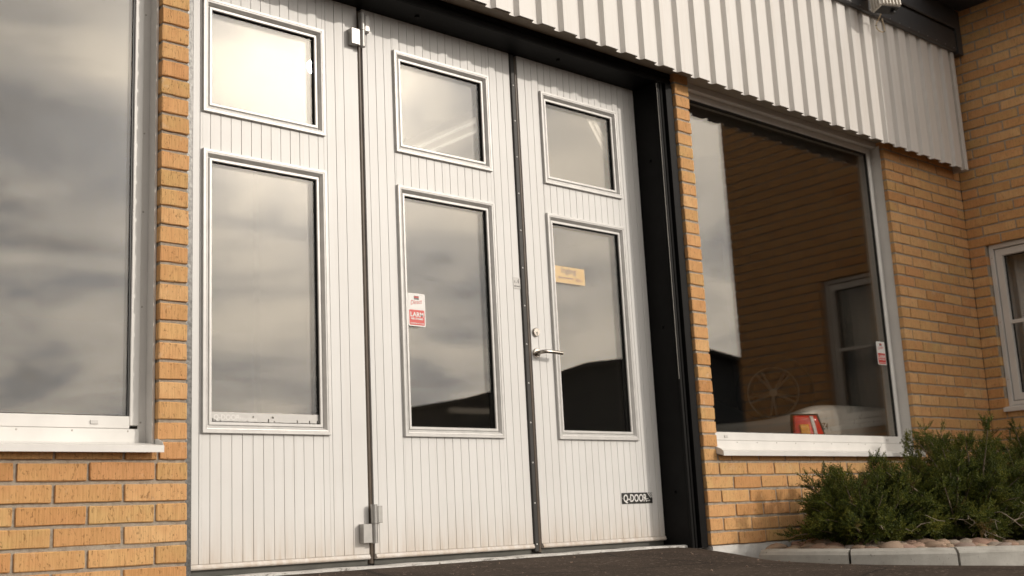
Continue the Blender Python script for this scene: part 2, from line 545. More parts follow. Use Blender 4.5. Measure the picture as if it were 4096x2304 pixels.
class MB:
    """collects shapes into one mesh"""

    def __init__(self):
        self.v, self.f, self.mi, self.sm = [], [], [], []
        self.cur = 0

    def add(self, vs, fs, smooth=False):
        b = len(self.v)
        self.v.extend(tuple(x) for x in vs)
        for f in fs:
            self.f.append(tuple(b + i for i in f))
            self.mi.append(self.cur)
            self.sm.append(smooth)
        return self

    def box(self, x0, x1, y0, y1, z0, z1, bev=0.0):
        if bev <= 0:
            vs = [(x, y, z) for x in (x0, x1) for y in (y0, y1) for z in (z0, z1)]
            fs = [(0, 1, 3, 2), (4, 6, 7, 5), (0, 4, 5, 1), (2, 3, 7, 6), (0, 2, 6, 4), (1, 5, 7, 3)]
            return self.add(vs, fs)
        bm = bmesh.new()
        bmesh.ops.create_cube(bm, size=1.0)
        for q in bm.verts:
            q.co = Vector(((x0 + x1) / 2 + q.co.x * (x1 - x0), (y0 + y1) / 2 + q.co.y * (y1 - y0), (z0 + z1) / 2 + q.co.z * (z1 - z0)))
        bmesh.ops.bevel(bm, geom=bm.edges[:], offset=bev, segments=1, affect='EDGES', clamp_overlap=True)
        self.bm(bm)
        return self

    def bm(self, bm):
        bm.verts.index_update()
        self.add([q.co[:] for q in bm.verts], [[q.index for q in f.verts] for f in bm.faces])
        bm.free()

    def prism(self, poly, axis, a, b, smooth=False):
        """poly in the two other axes (order x,y,z without axis), extruded along axis a..b"""
        n = len(poly)

        def mk(p, t):
            return {'x': (t, p[0], p[1]), 'y': (p[0], t, p[1]), 'z': (p[0], p[1], t)}[axis]
        vs = [mk(p, a) for p in poly] + [mk(p, b) for p in poly]
        fs = [(i, (i + 1) % n, n + (i + 1) % n, n + i) for i in range(n)]
        self.add(vs, fs, smooth)
        self.add(vs, [tuple(range(n))[::-1], tuple(range(n, 2 * n))])
        return self

    def tube(self, pts, r, seg=12, caps=True, smooth=True):
        pts = [Vector(p) for p in pts]
        rs = r if isinstance(r, (list, tuple)) else [r] * len(pts)
        rings = []
        up = Vector((0, 0, 1))
        d0 = (pts[1] - pts[0]).normalized()
        if abs(d0.dot(up)) > 0.95:
            up = Vector((1, 0, 0))
        a = d0.cross(up).normalized()
        for i, q in enumerate(pts):
            d = (pts[min(i + 1, len(pts) - 1)] - pts[max(i - 1, 0)]).normalized()
            a = (a - d * a.dot(d)).normalized()
            b = d.cross(a)
            rings.append([q + (a * math.cos(2 * math.pi * k / seg) + b * math.sin(2 * math.pi * k / seg)) * rs[i] for k in range(seg)])
        vs = [q for rg in rings for q in rg]
        fs = []
        for i in range(len(pts) - 1):
            for k in range(seg):
                fs.append((i * seg + k, i * seg + (k + 1) % seg, (i + 1) * seg + (k + 1) % seg, (i + 1) * seg + k))
        self.add(vs, fs, smooth)
        if caps:
            self.add(rings[0], [tuple(range(seg))[::-1]])
            self.add(rings[-1], [tuple(range(seg))])
        return self

    def disc(self, c, r, y0, y1, seg=24, rim=0.0):
        """short cylinder with its axis along Y (facing -Y at y0)"""
        pts = [(y1, r), (y0 + rim, r)] + ([(y0, r - rim)] if rim else [])
        rings = [[(c[0] + math.cos(2 * math.pi * k / seg) * rr, y, c[1] + math.sin(2 * math.pi * k / seg) * rr) for k in range(seg)] for y, rr in pts]
        vs = [q for rg in rings for q in rg]
        fs = [(i * seg + k, i * seg + (k + 1) % seg, (i + 1) * seg + (k + 1) % seg, (i + 1) * seg + k) for i in range(len(pts) - 1) for k in range(seg)]
        self.add(vs, fs, True)
        self.add(rings[-1], [tuple(range(seg))])
        return self

    def mesh(self, name, mats):
        me = bpy.data.meshes.new(name)
        me.from_pydata(self.v, [], self.f)
        for m in (mats if isinstance(mats, (list, tuple)) else [mats]):
            me.materials.append(M[m])
        me.polygons.foreach_set('material_index', self.mi)
        me.polygons.foreach_set('use_smooth', self.sm)
        bm = bmesh.new()
        bm.from_mesh(me)
        bmesh.ops.recalc_face_normals(bm, faces=bm.faces[:])
        bm.to_mesh(me)
        bm.free()
        me.update()
        return me

    def obj(self, name, mats, parent=None):
        return link(name, self.mesh(name, mats), parent)


def box(name, x0, x1, y0, y1, z0, z1, mat, parent=None, bev=0.0):
    return MB().box(x0, x1, y0, y1, z0, z1, bev).obj(name, mat, parent)


def struct(o):
    o['kind'] = 'structure'
    return o


def text(name, body, size, x, y, z, mat, parent, align='LEFT', xs=1.0, shear=0.0, bold=0.0, tilt=0.0):
    """flat lettering on a plane facing -Y; x,z = baseline start (or centre)"""
    cu = bpy.data.curves.new('t', 'FONT')
    cu.body = body
    cu.size = size
    cu.align_x = align
    cu.shear = shear
    cu.offset = bold
    cu.extrude = 0.00012
    cu.resolution_u = 3
    ob = bpy.data.objects.new('t', cu)
    col.objects.link(ob)
    dg = bpy.context.evaluated_depsgraph_get()
    me = bpy.data.meshes.new_from_object(ob.evaluated_get(dg))
    bpy.data.objects.remove(ob)
    bpy.data.curves.remove(cu)
    me.name = name
    me.transform(Matrix.Translation((x, y, z)) @ Matrix.Rotation(tilt, 4, 'Y') @ Matrix.Rotation(math.pi / 2, 4, 'X') @ Matrix.Diagonal((xs, 1, 1, 1)))
    me.materials.clear()
    me.materials.append(M[mat])
    return link(name, me, parent)


def rrect(mb, x0, x1, z0, z1, r, y0, y1, seg=5):
    """rounded rectangle plate, face at y0 (towards -Y)"""
    pts = []
    for cx, cz, a0 in ((x1 - r, z1 - r, 0), (x0 + r, z1 - r, 90), (x0 + r, z0 + r, 180), (x1 - r, z0 + r, 270)):
        for i in range(seg + 1):
            a = math.radians(a0 + 90 * i / seg)
            pts.append((cx + r * math.cos(a), cz + r * math.sin(a)))
    return mb.prism(pts, 'y', y0, y1)


# ------------------------------------------------------------------ ground
def sstep(a, b, x):
    q = min(1.0, max(0.0, (x - a) / (b - a)))
    return q * q * (3 - 2 * q)


def zg(x, y):
    d = min(6.0, max(0.0, -y))
    e = min(1.0, d)
    z = 0.012 - (0.105 + 0.02 * e) * sstep(2.72 - 0.7 * e, 3.55 - 0.45 * e, x) - 0.048 * min(d, 1.3) - 0.022 * max(0.0, d - 1.3) - 0.012 * min(4.0, max(0.0, x - 3.6))
    return z + 0.004 * math.sin(x * 2.3 + 0.7) * math.cos(y * 1.9) * min(1.0, d * 1.5) + 0.003 * math.sin(x * 5.1 + y * 3.7) * min(1.0, d * 1.5)


def axis_pts(lo, hi, nlo, nhi, step):
    c = list(np.arange(nlo, nhi + 1e-6, step))
    q, s = nlo, step
    left = []
    while q > lo:
        s *= 1.35
        q -= s
        left.append(max(q, lo))
    q, s = nhi, step
    right = []
    while q < hi:
        s *= 1.35
        q += s
        right.append(min(q, hi))
    return left[::-1] + c + right


xs_ = axis_pts(-600, 600, -3.0, 6.4, 0.06)
ys_ = axis_pts(-900, 0.09, -4.6, 0.09, 0.06)
ys_ = [y for y in ys_ if y <= 0.0905]
vs, fs = [], []
for j, y in enumerate(ys_):
    for i, x in enumerate(xs_):
        jag = 0.0
        if j == len(ys_) - 1:
            jag = 0.012 * math.sin(x * 31) * math.sin(x * 13.7 + 1) + 0.006 * math.sin(x * 77)
        vs.append((x, y + jag, zg(x, y)))
nx = len(xs_)
for j in range(len(ys_) - 1):
    for i in range(nx - 1):
        a = j * nx + i
        fs.append((a, a + 1, a + nx + 1, a + nx))
struct(MB().add(vs, fs, True).obj('ground', 'asphalt'))

# loose grit on the asphalt
gm = MB()
ico = bmesh.new()
bmesh.ops.create_icosphere(ico, subdivisions=1, radius=1.0)
ico.verts.index_update()
IV = [q.co.copy() for q in ico.verts]
IF = [[q.index for q in f.verts] for f in ico.faces]
ico.free()
for i in range(170):
    x = random.uniform(0.0, 4.6)
    y = -abs(random.gauss(0, 1.0)) - 0.12 if random.random() < 0.6 else random.uniform(-3.0, -0.1)
    if (x - 4.5) ** 2 + y ** 2 < 1.35 and x > 3.2:
        continue
    r = 0.0022 + 0.0045 * random.random() ** 3
    s = Vector((random.uniform(.7, 1.4), random.uniform(.7, 1.3), random.uniform(.5, .9))) * r
    z = zg(x, y)
    gm.add([(x + q.x * s.x, y + q.y * s.y, z + r * 0.35 + q.z * s.z) for q in IV], IF)
tag(gm.obj('loose_grit', 'grit'), 'pale loose grit scattered over the brown asphalt', 'grit', kind='stuff')

# painted concrete threshold strip under the door
thr = MB()
n = 120
prof = []
for i in range(n + 1):
    x = -0.02 + 3.0 * i / n
    jg = 0.010 * math.sin(x * 23) * math.sin(x * 9.1) + 0.004 * math.sin(x * 61)
    dz = 0.003 * math.sin(x * 17 + 1)
    prof.append([(x, 0.062 + jg, -0.03), (x, 0.066 + jg, 0.0175 + dz), (x, 0.082 + jg, 0.0215 + dz), (x, 0.30, 0.0225)])
vs = [q for r in prof for q in r]
fs = [(i * 4 + k, (i + 1) * 4 + k, (i + 1) * 4 + k + 1, i * 4 + k + 1) for i in range(n) for k in range(3)]
struct(thr.add(vs, fs).obj('threshold_strip', 'threshold_paint'))

# ------------------------------------------------------------------ bricks
CH, BH = 0.075, 0.0625
BR = {}


def brick_mesh(w, var):
    key = (round(w * 1000), var)
    if key in BR:
        return BR[key]
    rr = random.Random(hash(key) & 0xffff)
    bm = bmesh.new()
    bmesh.ops.create_cube(bm, size=1.0)
    dep = 0.095
    for q in bm.verts:
        q.co = Vector((q.co.x * w, q.co.y * dep + dep / 2, q.co.z * BH + BH / 2))
    front = [e for e in bm.edges if all(q.co.y < 0.001 for q in e.verts)]
    side = [e for e in bm.edges if abs(e.verts[0].co.y - e.verts[1].co.y) > 0.01]
    bmesh.ops.bevel(bm, geom=front + side, offset=0.0028, segments=1, affect='EDGES')
    fe = [e for e in bm.edges if all(q.co.y < 0.004 for q in e.verts) and abs(e.verts[0].co.x - e.verts[1].co.x) > w * 0.5]
    bmesh.ops.subdivide_edges(bm, edges=fe, cuts=2, use_grid_fill=False)
    for q in bm.verts:
        if q.co.y < 0.02:
            q.co.x += rr.uniform(-0.0016, 0.0016)
            q.co.z += rr.uniform(-0.0014, 0.0014)
            q.co.y += rr.uniform(-0.0006, 0.0008)
    mb = MB()
    mb.bm(bm)
    me = mb.mesh('brick', 'brick')
    BR[key] = me
    return me


def zrow(n):
    return 0.46 - CH * n


class Joined:
    def __init__(self):
        self.mb = MB()

    def put(self, me, mat):
        self.mb.add([(mat @ q.co)[:] for q in me.vertices], [list(p.vertices) for p in me.polygons])


def lay(parent, axis_fn, n, spans, joined=None, cut=None):
    """spans: list of (a, b) along the wall; axis_fn(a, z) -> (location, rotz)"""
    for a, b in spans:
        w = b - a
        me = brick_mesh(w, random.randrange(5) if w > 0.2 else random.randrange(3))
        loc, rz = axis_fn((a + b) / 2, zrow(n) + random.gauss(0, 0.0008))
        loc = Vector(loc)
        nrm = Vector((math.sin(rz), -math.cos(rz), 0))
        loc += nrm * random.gauss(0, 0.0012)
        rz += random.gauss(0, 0.003)
        if joined:
            joined.put(me, Matrix.Translation(loc) @ Matrix.Rotation(rz, 4, 'Z'))
        else:
            o = link('brick', me, parent, loc, rz)
            if cut and cut[0] <= (a + b) / 2 <= cut[1]:
                o.scale.z = 0.42


def facade_axis(a, z):
    return (a, 0.0, z), 0.0


def runs(x0, x1, joints, gap=0.0115):
    """split x0..x1 at the head joints"""
    js = [j for j in sorted(joints) if x0 + 0.03 < j < x1 - 0.03]
    e = [x0] + js + [x1]
    return [(e[i] + (gap / 2 if i else 0), e[i + 1] - (gap / 2 if i + 2 < len(e) else 0)) for i in range(len(e) - 1)]


MY = 0.0085   # mortar set back from the brick faces
# --- left wall
wl_ = empty('brick_wall', (-0.7, 0.05, 0))
tag(wl_, 'yellow brick wall and narrow pier between the large left window and the garage door', 'wall')
mb = MB()
mb.box(-2.6, -0.004, MY, 0.24, -0.4, zrow(0) + 0.03)
mb.box(-0.111, -0.004, MY, 0.24, zrow(0) + 0.03, zrow(0) + BH - 0.002)
mb.box(-0.111, -0.004, MY, 0.24, zrow(0) + BH - 0.002, 2.75)
mb.box(-2.9, -2.35, MY, 0.24, zrow(0) + BH - 0.002, 2.75)
mb.obj('mortar', 'mortar', wl_)
for n in range(0, 8):
    off = -0.123 if n % 2 else -0.245
    js = [off - 0.2515 * k for k in range(10)]
    lay(wl_, facade_axis, n, runs(-1.6, 0.0, js + ([-0.1155] if n == 0 else [])), None, (-9, -0.12) if n == 0 else None)
for n in range(-29, 0):
    lay(wl_, facade_axis, n, [(-0.1155 + random.uniform(-.001, .001), 0.0 + random.uniform(-.0025, .001))])

# --- right wall round the second window
wr_ = empty('brick_wall', (4.6, 0.05, 0))
tag(wr_, 'yellow brick wall around the right-hand showroom window, behind the junipers', 'wall')
mb = MB()
ztop = zrow(0) + BH - 0.002
MY = 0.0065
mb.box(3.018, 6.30, MY, 0.22, 0.012, zrow(0) + 0.03)
mb.box(3.018, 3.128, MY, 0.22, zrow(0) + 0.03, ztop)
mb.box(5.239, 6.30, MY, 0.22, zrow(0) + 0.03, ztop)
mb.box(3.018, 3.128, MY, 0.22, ztop, 2.75)
mb.box(5.239, 6.30, MY, 0.22, ztop, 2.75)
mb.obj('mortar', 'mortar', wr_)
for n in range(0, 7):
    off = 3.131 if n % 2 else 3.2485
    lay(wr_, facade_axis, n, runs(3.0145, 6.289, [off + 0.2485 * k for k in range(14)] + ([3.1325, 5.2355] if n == 0 else [])), None, (3.14, 5.23) if n == 0 else None)
for n in range(-29, 0):
    lay(wr_, facade_axis, n, [(3.0145 + random.uniform(-.002, .002), 3.1325 + random.uniform(-.001, .001))])
    off = 5.34 if n % 2 else 5.453
    lay(wr_, facade_axis, n, runs(5.2355, 6.289, [off + 0.2475 * k for k in range(5)]))
# plinth
pl = MB()
nn = 60
rows = []
for i in range(nn + 1):
    x = 3.022 + 3.26 * i / nn
    rows.append([(x, 0.012 + 0.003 * math.sin(x * 21), -0.4), (x, 0.006 + 0.004 * math.sin(x * 13 + 2), -0.06), (x, 0.004 + 0.003 * math.sin(x * 37), 0.004), (x, 0.03, 0.011)])
pl.add([q for r in rows for q in r], [(i * 4 + k, (i + 1) * 4 + k, (i + 1) * 4 + k + 1, i * 4 + k + 1) for i in range(nn) for k in range(3)])
pl.add([(3.022, 0.012, -0.4), (3.022, 0.006, -0.06), (3.022, 0.004, 0.004), (3.022, 0.2, 0.004), (3.022, 0.2, -0.4)], [(0, 1, 2, 3, 4)])
pl.obj('plinth', 'plinth_paint', wr_)

# --- wing wall (faces -X)
XW, WY = 6.29, -1.97
ww = empty('brick_wall', (6.45, -1.0, 0))
tag(ww, 'shaded yellow brick wing wall at the far right with a narrow window', 'wall')
OY0, OY1, OZ0, OZ1 = -1.09, -0.128, 0.835, 2.035    # window opening
mb = MB()
wx0, wx1 = XW + MY, XW + 0.30
mb.box(wx0, wx1, WY + 0.004, 0.0, -0.4, OZ0)
mb.box(wx0, wx1, WY + 0.004, 0.0, OZ1, 4.8)
mb.box(wx0, wx1, OY1 + 0.004, 0.0, OZ0, OZ1)
mb.box(wx0, wx1, WY + 0.004, OY0 - 0.004, OZ0, OZ1)
mb.obj('mortar', 'mortar', ww)


def wing_axis(a, z):
    return (XW, -a, z), -math.pi / 2     # a = distance out from the facade


far = Joined()
for n in range(-57, 8):
    z0 = zrow(n)
    js = [(0.124 if n % 2 == 0 else 0.252) + 0.2535 * k for k in range(9)]
    sp = runs(0.0, -WY, js)
    if z0 + BH > OZ0 + 0.02 and z0 < OZ1 - 0.02:
        out = []
        for a, b in sp:
            if b <= -OY1 + 0.03:
                out.append((a, min(b, -OY1)))
            elif a < -OY1:
                out.append((a, -OY1))
            if b > -OY0:
                out.append((max(a, -OY0), b))
        sp = [(a, b) for a, b in out if b - a > 0.02]
    near = [s for s in sp if s[0] < 0.75 and z0 < 4.05]
    rest = [s for s in sp if not (s[0] < 0.75 and z0 < 4.05)]
    lay(ww, wing_axis, n, near)
    lay(ww, wing_axis, n, rest, far)
o = far.mb.obj('brick_rest', 'brick', ww)
o['kind'] = 'stuff'

# ------------------------------------------------------------------ building shell behind the facade
struct(box('upper_wall', -2.9, 6.28, 0.012, 0.25, 2.752, 4.0, 'interior_wall'))
struct(box('interior_floor', -3.2, 9.5, 0.30, 13.0, -0.25, 0.0, 'interior_floor'))
struct(box('interior_wall_back', -3.2, 9.5, 13.0, 13.2, -0.2, 3.5, 'interior_wall'))
struct(box('interior_wall_left', -3.4, -3.2, 0.25, 13.2, -0.2, 3.5, 'interior_wall'))
struct(box('interior_wall_right', 9.5, 9.7, 0.0, 13.2, -0.2, 3.5, 'interior_wall'))
struct(box('interior_wall_front', 6.62, 9.5, 0.0, 0.2, -0.2, 3.5, 'interior_wall'))
struct(box('interior_ceiling', -3.4, 9.7, 0.252, 13.2, 3.5, 3.62, 'interior_ceiling'))
simple('backdrop_pale', (0.40, 0.36, 0.31), 0.85, 0.0, 0.1, 2)
struct(box('added_backdrop_wall', 3.02, 9.5, 4.75, 4.85, 0.0, 3.5, 'backdrop_pale'))  # added pale wall, brightens the view behind the dark tyre
struct(box('interior_partition', 2.94, 3.01, 0.26, 1.1, 0.0, 3.5, 'interior_wall'))

# ------------------------------------------------------------------ corrugated fascia
fas = empty('corrugated_fascia', (3.0, -0.07, 2.66))
tag(fas, 'cream trapezoidal sheet metal fascia hanging over the garage door and windows', 'fascia')


def fz(x):
    return 2.6683 - 0.01026 * x


PIT, FX0 = 0.15416, 1.714
pts = []
k = -30
while True:
    x = FX0 + PIT * k
    if x > 6.10:
        break
    pts += [(x, -0.115), (x + 0.094, -0.115), (x + 0.1040, -0.089), (x + 0.1430, -0.089)]
    k += 1
pts += [(6.165, -0.115), (6.192, -0.115)]
vs, fs = [], []
for x, y in pts:
    vs += [(x, y, fz(x)), (x, y, 3.60)]
for i in range(len(pts) - 1):
    fs.append((2 * i, 2 * i + 2, 2 * i + 3, 2 * i + 1))
o = MB().add(vs, fs).obj('sheet', 'sheet_white', fas)
sm = o.modifiers.new('sheet', 'SOLIDIFY')
sm.thickness = 0.0012
sm.offset = 1.0
mb = MB()
mb.box(6.178, 6.200, -0.122, -0.1165, fz(6.2) - 0.004, 3.54)
# side flange back to the wall
mb.box(6.1955, 6.200, -0.1165, 0.0, fz(6.2) - 0.004, 3.54)
mb.obj('end_trim', 'sheet_white', fas)
# folded bottom lip in the inner flutes
mb = MB()
mb.box(-2.9, 6.19, -0.0865, -0.083, 2.660, 3.6)
mb.obj('backing_rail', 'soffit_shade_brown', fas)
box('soffit_board', -2.9, 6.19, -0.0825, 0.055, 2.6815, 2.70, 'soffit_shade_brown', fas)

# roof edge beam
be = empty('roof_edge_beam', (5.3, -0.13, 3.55))
tag(be, 'dark grey metal roof edge with a grooved profile above the cream fascia', 'roof edge')
mb = MB()
mb.prism([(-0.153, 3.545), (-0.147, 3.533), (-0.120, 3.533), (0.0, 3.68), (0.0, 3.72), (-0.153, 3.695)], 'x', -3.0, 6.20)
mb.obj('lower_profile', 'beam_dark', be)
mb = MB()
mb.prism([(-0.142, 3.697), (-0.142, 3.730), (0.0, 3.75), (0.0, 3.722)], 'x', -3.0, 6.19)
mb.obj('groove', 'gasket', be)
mb = MB()
mb.prism([(-0.163, 3.725), (-0.158, 3.714), (0.0, 3.752), (0.0, 3.98), (-0.163, 3.98)], 'x', -3.0, 6.21)
mb.obj('upper_profile', 'beam_dark', be)
rv = MB().disc((0, 0), 0.004, -0.003, 0.001, 8).mesh('rivet', 'screw_zinc')
for i in range(12):
    link('rivet', rv, be, (4.75 + 0.128 * i, -0.153, 3.552))
struct(box('roof_slab', -3.4, 6.28, -0.170, 13.2, 3.985, 4.12, 'beam_dark'))
ca = empty('roof_canopy', (6.0, -0.6, 3.87))
tag(ca, 'dark navy flat canopy soffit in the corner between fascia and wing wall', 'canopy')
mb = MB()
mb.box(5.74, 6.282, -1.09, -0.171, 3.872, 3.98)
mb.obj('soffit', 'soffit_navy', ca)
mb = MB()
mb.box(5.725, 5.738, -1.105, -0.171, 3.868, 4.0)
mb.box(5.738, 6.282, -1.105, -1.092, 3.868, 4.0)
mb.obj('edge_trim', 'beam_dark', ca)
mb = MB()
mb.box(6.212, 6.284, -0.160, -0.060, 3.52, 3.868)
mb.obj('corner_flashing', 'beam_dark', ca)


# ------------------------------------------------------------------ showroom windows
def screw(mb, x, y, z, r=0.0035):
    mb.disc((x, z), r, y - 0.0018, y + 0.001, 10, 0.001)


_sb = MB()
screw(_sb, 0, 0, 0)
SCREW = _sb.mesh('screw', 'screw_zinc')


def showroom_window(x0, x1, ztop, label, pane_label, left_flash, screws_side, screws_bottom, caps):
    w = empty('showroom_window', ((x0 + x1) / 2, 0.1, 0.5))
    tag(w, label, 'window', 'large fixed showroom windows')
    xl, xr = x0, x1
    fo = 0.034
    # frame: jambs, head, bottom bar
    mb = MB()
    mb.box(xr - 0.069, xr - fo, 0.094, 0.165, 0.592, ztop + 0.04, 0.002)
    mb.obj('jamb', 'white_frame', w)
    mb = MB()
    mb.box(xl + fo, xl + 0.069, 0.094, 0.165, 0.592, ztop + 0.04, 0.002)
    mb.obj('jamb', 'white_frame', w)
    mb = MB()
    mb.box(xl + 0.071, xr - 0.071, 0.095, 0.165, ztop, ztop + 0.04, 0.002)
    mb.obj('head', 'white_frame', w)
    mb = MB()
    mb.box(xl + 0.071, xr - 0.0705, 0.092, 0.165, 0.580, 0.626, 0.002)
    bb = mb.obj('bottom_bar', 'white_frame', w)
    for cx in caps:
        box('drain_cap', cx - 0.015, cx + 0.015, 0.0875, 0.0925, 0.594, 0.609, 'sticker_grey', bb, 0.0015)
    # gasket round the pane
    mb = MB()
    a, b, c, d = xl + 0.069, xr - 0.069, 0.626, ztop
    mb.box(a, a + 0.007, 0.101, 0.118, c, d)
    mb.box(b - 0.007, b, 0.101, 0.118, c, d)
    mb.box(a + 0.007, b - 0.007, 0.101, 0.118, c, c + 0.004)
    mb.box(a + 0.007, b - 0.007, 0.101, 0.118, d - 0.012, d)
    mb.obj('gasket', 'gasket', w)
    p = MB().box(a + 0.007, b - 0.007, 0.106, 0.110, c + 0.004, d - 0.012).obj('pane', 'pane_glass', w)
    p['label'] = pane_label
    MB().box(a + 0.007, b - 0.007, 0.122, 0.126, c + 0.004, d - 0.012).obj('pane', 'pane_glass', w)
    # folded jamb flashing on the right (return + screwed flange)
    mb = MB()
    mb.prism([(xr - 0.0035, 0.032), (xr - 0.0015, 0.032), (xr - 0.0015, 0.1075), (xr - 0.0345, 0.1075), (xr - 0.0345, 0.1055), (xr - 0.0035, 0.1055)], 'z', 0.514, ztop + 0.05)
    mb.prism([(xr - 0.0035, 0.032), (xr - 0.0035, 0.035), (xr - 0.0125, 0.030), (xr - 0.0125, 0.028)], 'z', 0.514, ztop + 0.05)
    fl = mb.obj('jamb_flashing', 'white_trim', w)
    for z in screws_side:
        link('screw', SCREW, fl, (xr - 0.022, 0.1055, z))
    # apron and sill
    mb = MB()
    mb.box(xl + 0.004, xr - 0.036, 0.088, 0.12, 0.528, 0.5785)
    ap = mb.obj('apron', 'white_frame', w)
    for x in screws_bottom:
        link('screw', SCREW, ap, (x, 0.088, 0.570))
    sx0, sx1 = xl - 0.012, xr + 0.001
    mb = MB()
    mb.prism([(0.087, 0.528), (-0.044, 0.5085), (-0.047, 0.5065), (-0.047, 0.4825), (-0.042, 0.4825), (-0.042, 0.5025), (0.087, 0.520)], 'x', sx0, sx1)
    sl = mb.obj('sill', 'white_frame', w)
    mb = MB()
    for xx in ((sx1 - 0.001, sx1 + 0.0005),):
        mb.prism([(0.03, 0.545), (0.03, 0.52), (-0.040, 0.509), (-0.034, 0.5225), (-0.02, 0.526)], 'x', xx[0], xx[1])
    mb.prism([(0.03, 0.545), (0.03, 0.505), (-0.046, 0.4835), (-0.046, 0.508), (-0.03, 0.522)], 'x', sx0 - 0.0005, sx0 + 0.0008)
    mb.obj('sill_end', 'white_trim', sl)
    # head flashing in the shade of the fascia
    mb = MB()
    mb.box(xl - 0.01, xr + 0.004, 0.056, 0.10, ztop + 0.042, ztop + 0.075)
    mb.obj('head_flashing', 'white_trim', w)
    return w


showroom_window(-2.35, -0.1155, 2.606, 'very large window at the far left edge with its white sill over brick', 'pane reflecting the cloudy sky', False,
                [2.244, 1.743, 1.423, 1.047, 0.605], [-1.0, -0.8, -0.598, -0.402, -0.194], [-0.321])
showroom_window(3.1325, 5.2355, 2.606, 'right-hand showroom window with a silver car behind its glass', 'pane reflecting the brick wing wall', True,
                [2.56, 2.234, 1.804, 1.444, 1.015, 0.65], [3.42, 3.607, 3.795, 3.984, 4.173, 4.362, 4.55, 4.739, 4.93], [3.326, 5.014])

# ------------------------------------------------------------------ steel door frame
df = empty('door_frame', (1.5, 0.1, 0))
tag(df, 'black steel frame lining the garage door opening', 'door frame')
mb = MB()
mb.box(0.003, 0.066, 0.095, 0.30, 0.0, 2.61, 0.003)
mb.obj('left_post', 'hammered_black', df)
mb = MB()
mb.box(2.888, 3.008, 0.040, 0.30, 0.0, 2.61, 0.004)
rp = mb.obj('right_post', 'steel_black', df)
mb = MB()
mb.prism([(2.886, 0.030), (2.890, 0.026), (2.906, 0.026), (2.906, 0.0395), (2.886, 0.0395)], 'z', 0.0, 2.61)
mb.prism([(2.916, 0.028), (2.925, 0.024), (2.932, 0.030), (2.932, 0.0395), (2.916, 0.0395)], 'z', 0.0, 2.61)
mb.prism([(2.948, 0.0395), (2.952, 0.018), (3.005, 0.018), (3.005, 0.0395)], 'z', 0.0, 2.61)
mb.obj('profile', 'steel_black', df)
mb = MB()
mb.prism([(2.8850, 0.0290), (2.8858, 0.0275), (2.8868, 0.0270), (2.8866, 0.0300)], 'z', 0.9, 2.6)
mb.obj('worn_edge', 'screw_zinc', df)
mb = MB()
mb.box(0.003, 3.008, 0.030, 0.30, 2.612, 2.680, 0.004)
mb.box(0.003, 3.008, 0.0265, 0.030, 2.612, 2.640)
mb.box(0.003, 3.008, 0.0265, 0.030, 2.652, 2.680)
mb.obj('head_beam', 'steel_black', df)
mb = MB()
for z in (0.30, 1.20, 2.16):
    bmx = bmesh.new()
    bmesh.ops.create_cone(bmx, segments=6, radius1=0.009, radius2=0.009, depth=0.01, cap_ends=True)
    for q in bmx.verts:
        q.co = Vector((2.884 + q.co.z, 0.12 + q.co.x, z + q.co.y))
    mb.bm(bmx)
    mb.obj('bolt', 'steel_black', df)
    mb = MB()
for x in (1.25, 2.2):
    bmx = bmesh.new()
    bmesh.ops.create_cone(bmx, segments=6, radius1=0.011, radius2=0.011, depth=0.012, cap_ends=True)
    for q in bmx.verts:
        q.co = Vector((x + q.co.x, 0.12 + q.co.y, 2.609 + q.co.z))
    mb.bm(bmx)
    mb.obj('bolt', 'steel_black', df)
    mb = MB()

# ------------------------------------------------------------------ folding door
fd = empty('folding_door', (1.5, 0.23, 0))
tag(fd, 'white three-leaf folding garage door with tall glazed panels', 'door')
YD = 0.21
WZ = ((1.930, 2.445), (0.580, 1.766))     # upper and lower lights (outer frame)


def light_frame(parent, x0, x1, z0, z1):
    prof = [(0.0, YD + 0.004), (0.0, 0.1975), (0.0015, 0.1955), (0.0115, 0.1955), (0.0125, 0.1975), (0.0145, 0.1975), (0.0155, 0.1960), (0.0195, 0.1965),
            (0.0285, 0.2085), (0.0295, 0.2150), (0.0335, 0.2150), (0.0338, 0.2100), (0.0355, 0.2085), (0.0445, 0.2085), (0.0465, 0.2105), (0.0470, 0.2150)]
    dark = [(0.0470, 0.2150), (0.0475, 0.2170), (0.0475, 0.2235), (0.0500, 0.2235), (0.0500, 0.2520)]

    def sweep(mb, pr):
        rings = [[(x0 + q, y, z0 + q), (x1 - q, y, z0 + q), (x1 - q, y, z1 - q), (x0 + q, y, z1 - q)] for q, y in pr]
        vs = [p for r in rings for p in r]
        fs = [(i * 4 + k, i * 4 + (k + 1) % 4, (i + 1) * 4 + (k + 1) % 4, (i + 1) * 4 + k) for i in range(len(pr) - 1) for k in range(4)]
        mb.add(vs, fs)
    mb = MB()
    sweep(mb, prof)
    mb.cur = 1
    sweep(mb, dark)
    mb.obj('window_frame', ['alu_frame', 'gasket'], parent)
    q = 0.0490
    MB().box(x0 + q, x1 - q, 0.2240, 0.2280, z0 + q, z1 - q).obj('pane', 'pane_glass', parent)
    MB().box(x0 + q + .002, x1 - q - .002, 0.2450, 0.2490, z0 + q + .002, z1 - q - .002).obj('pane', 'pane_glass', parent)


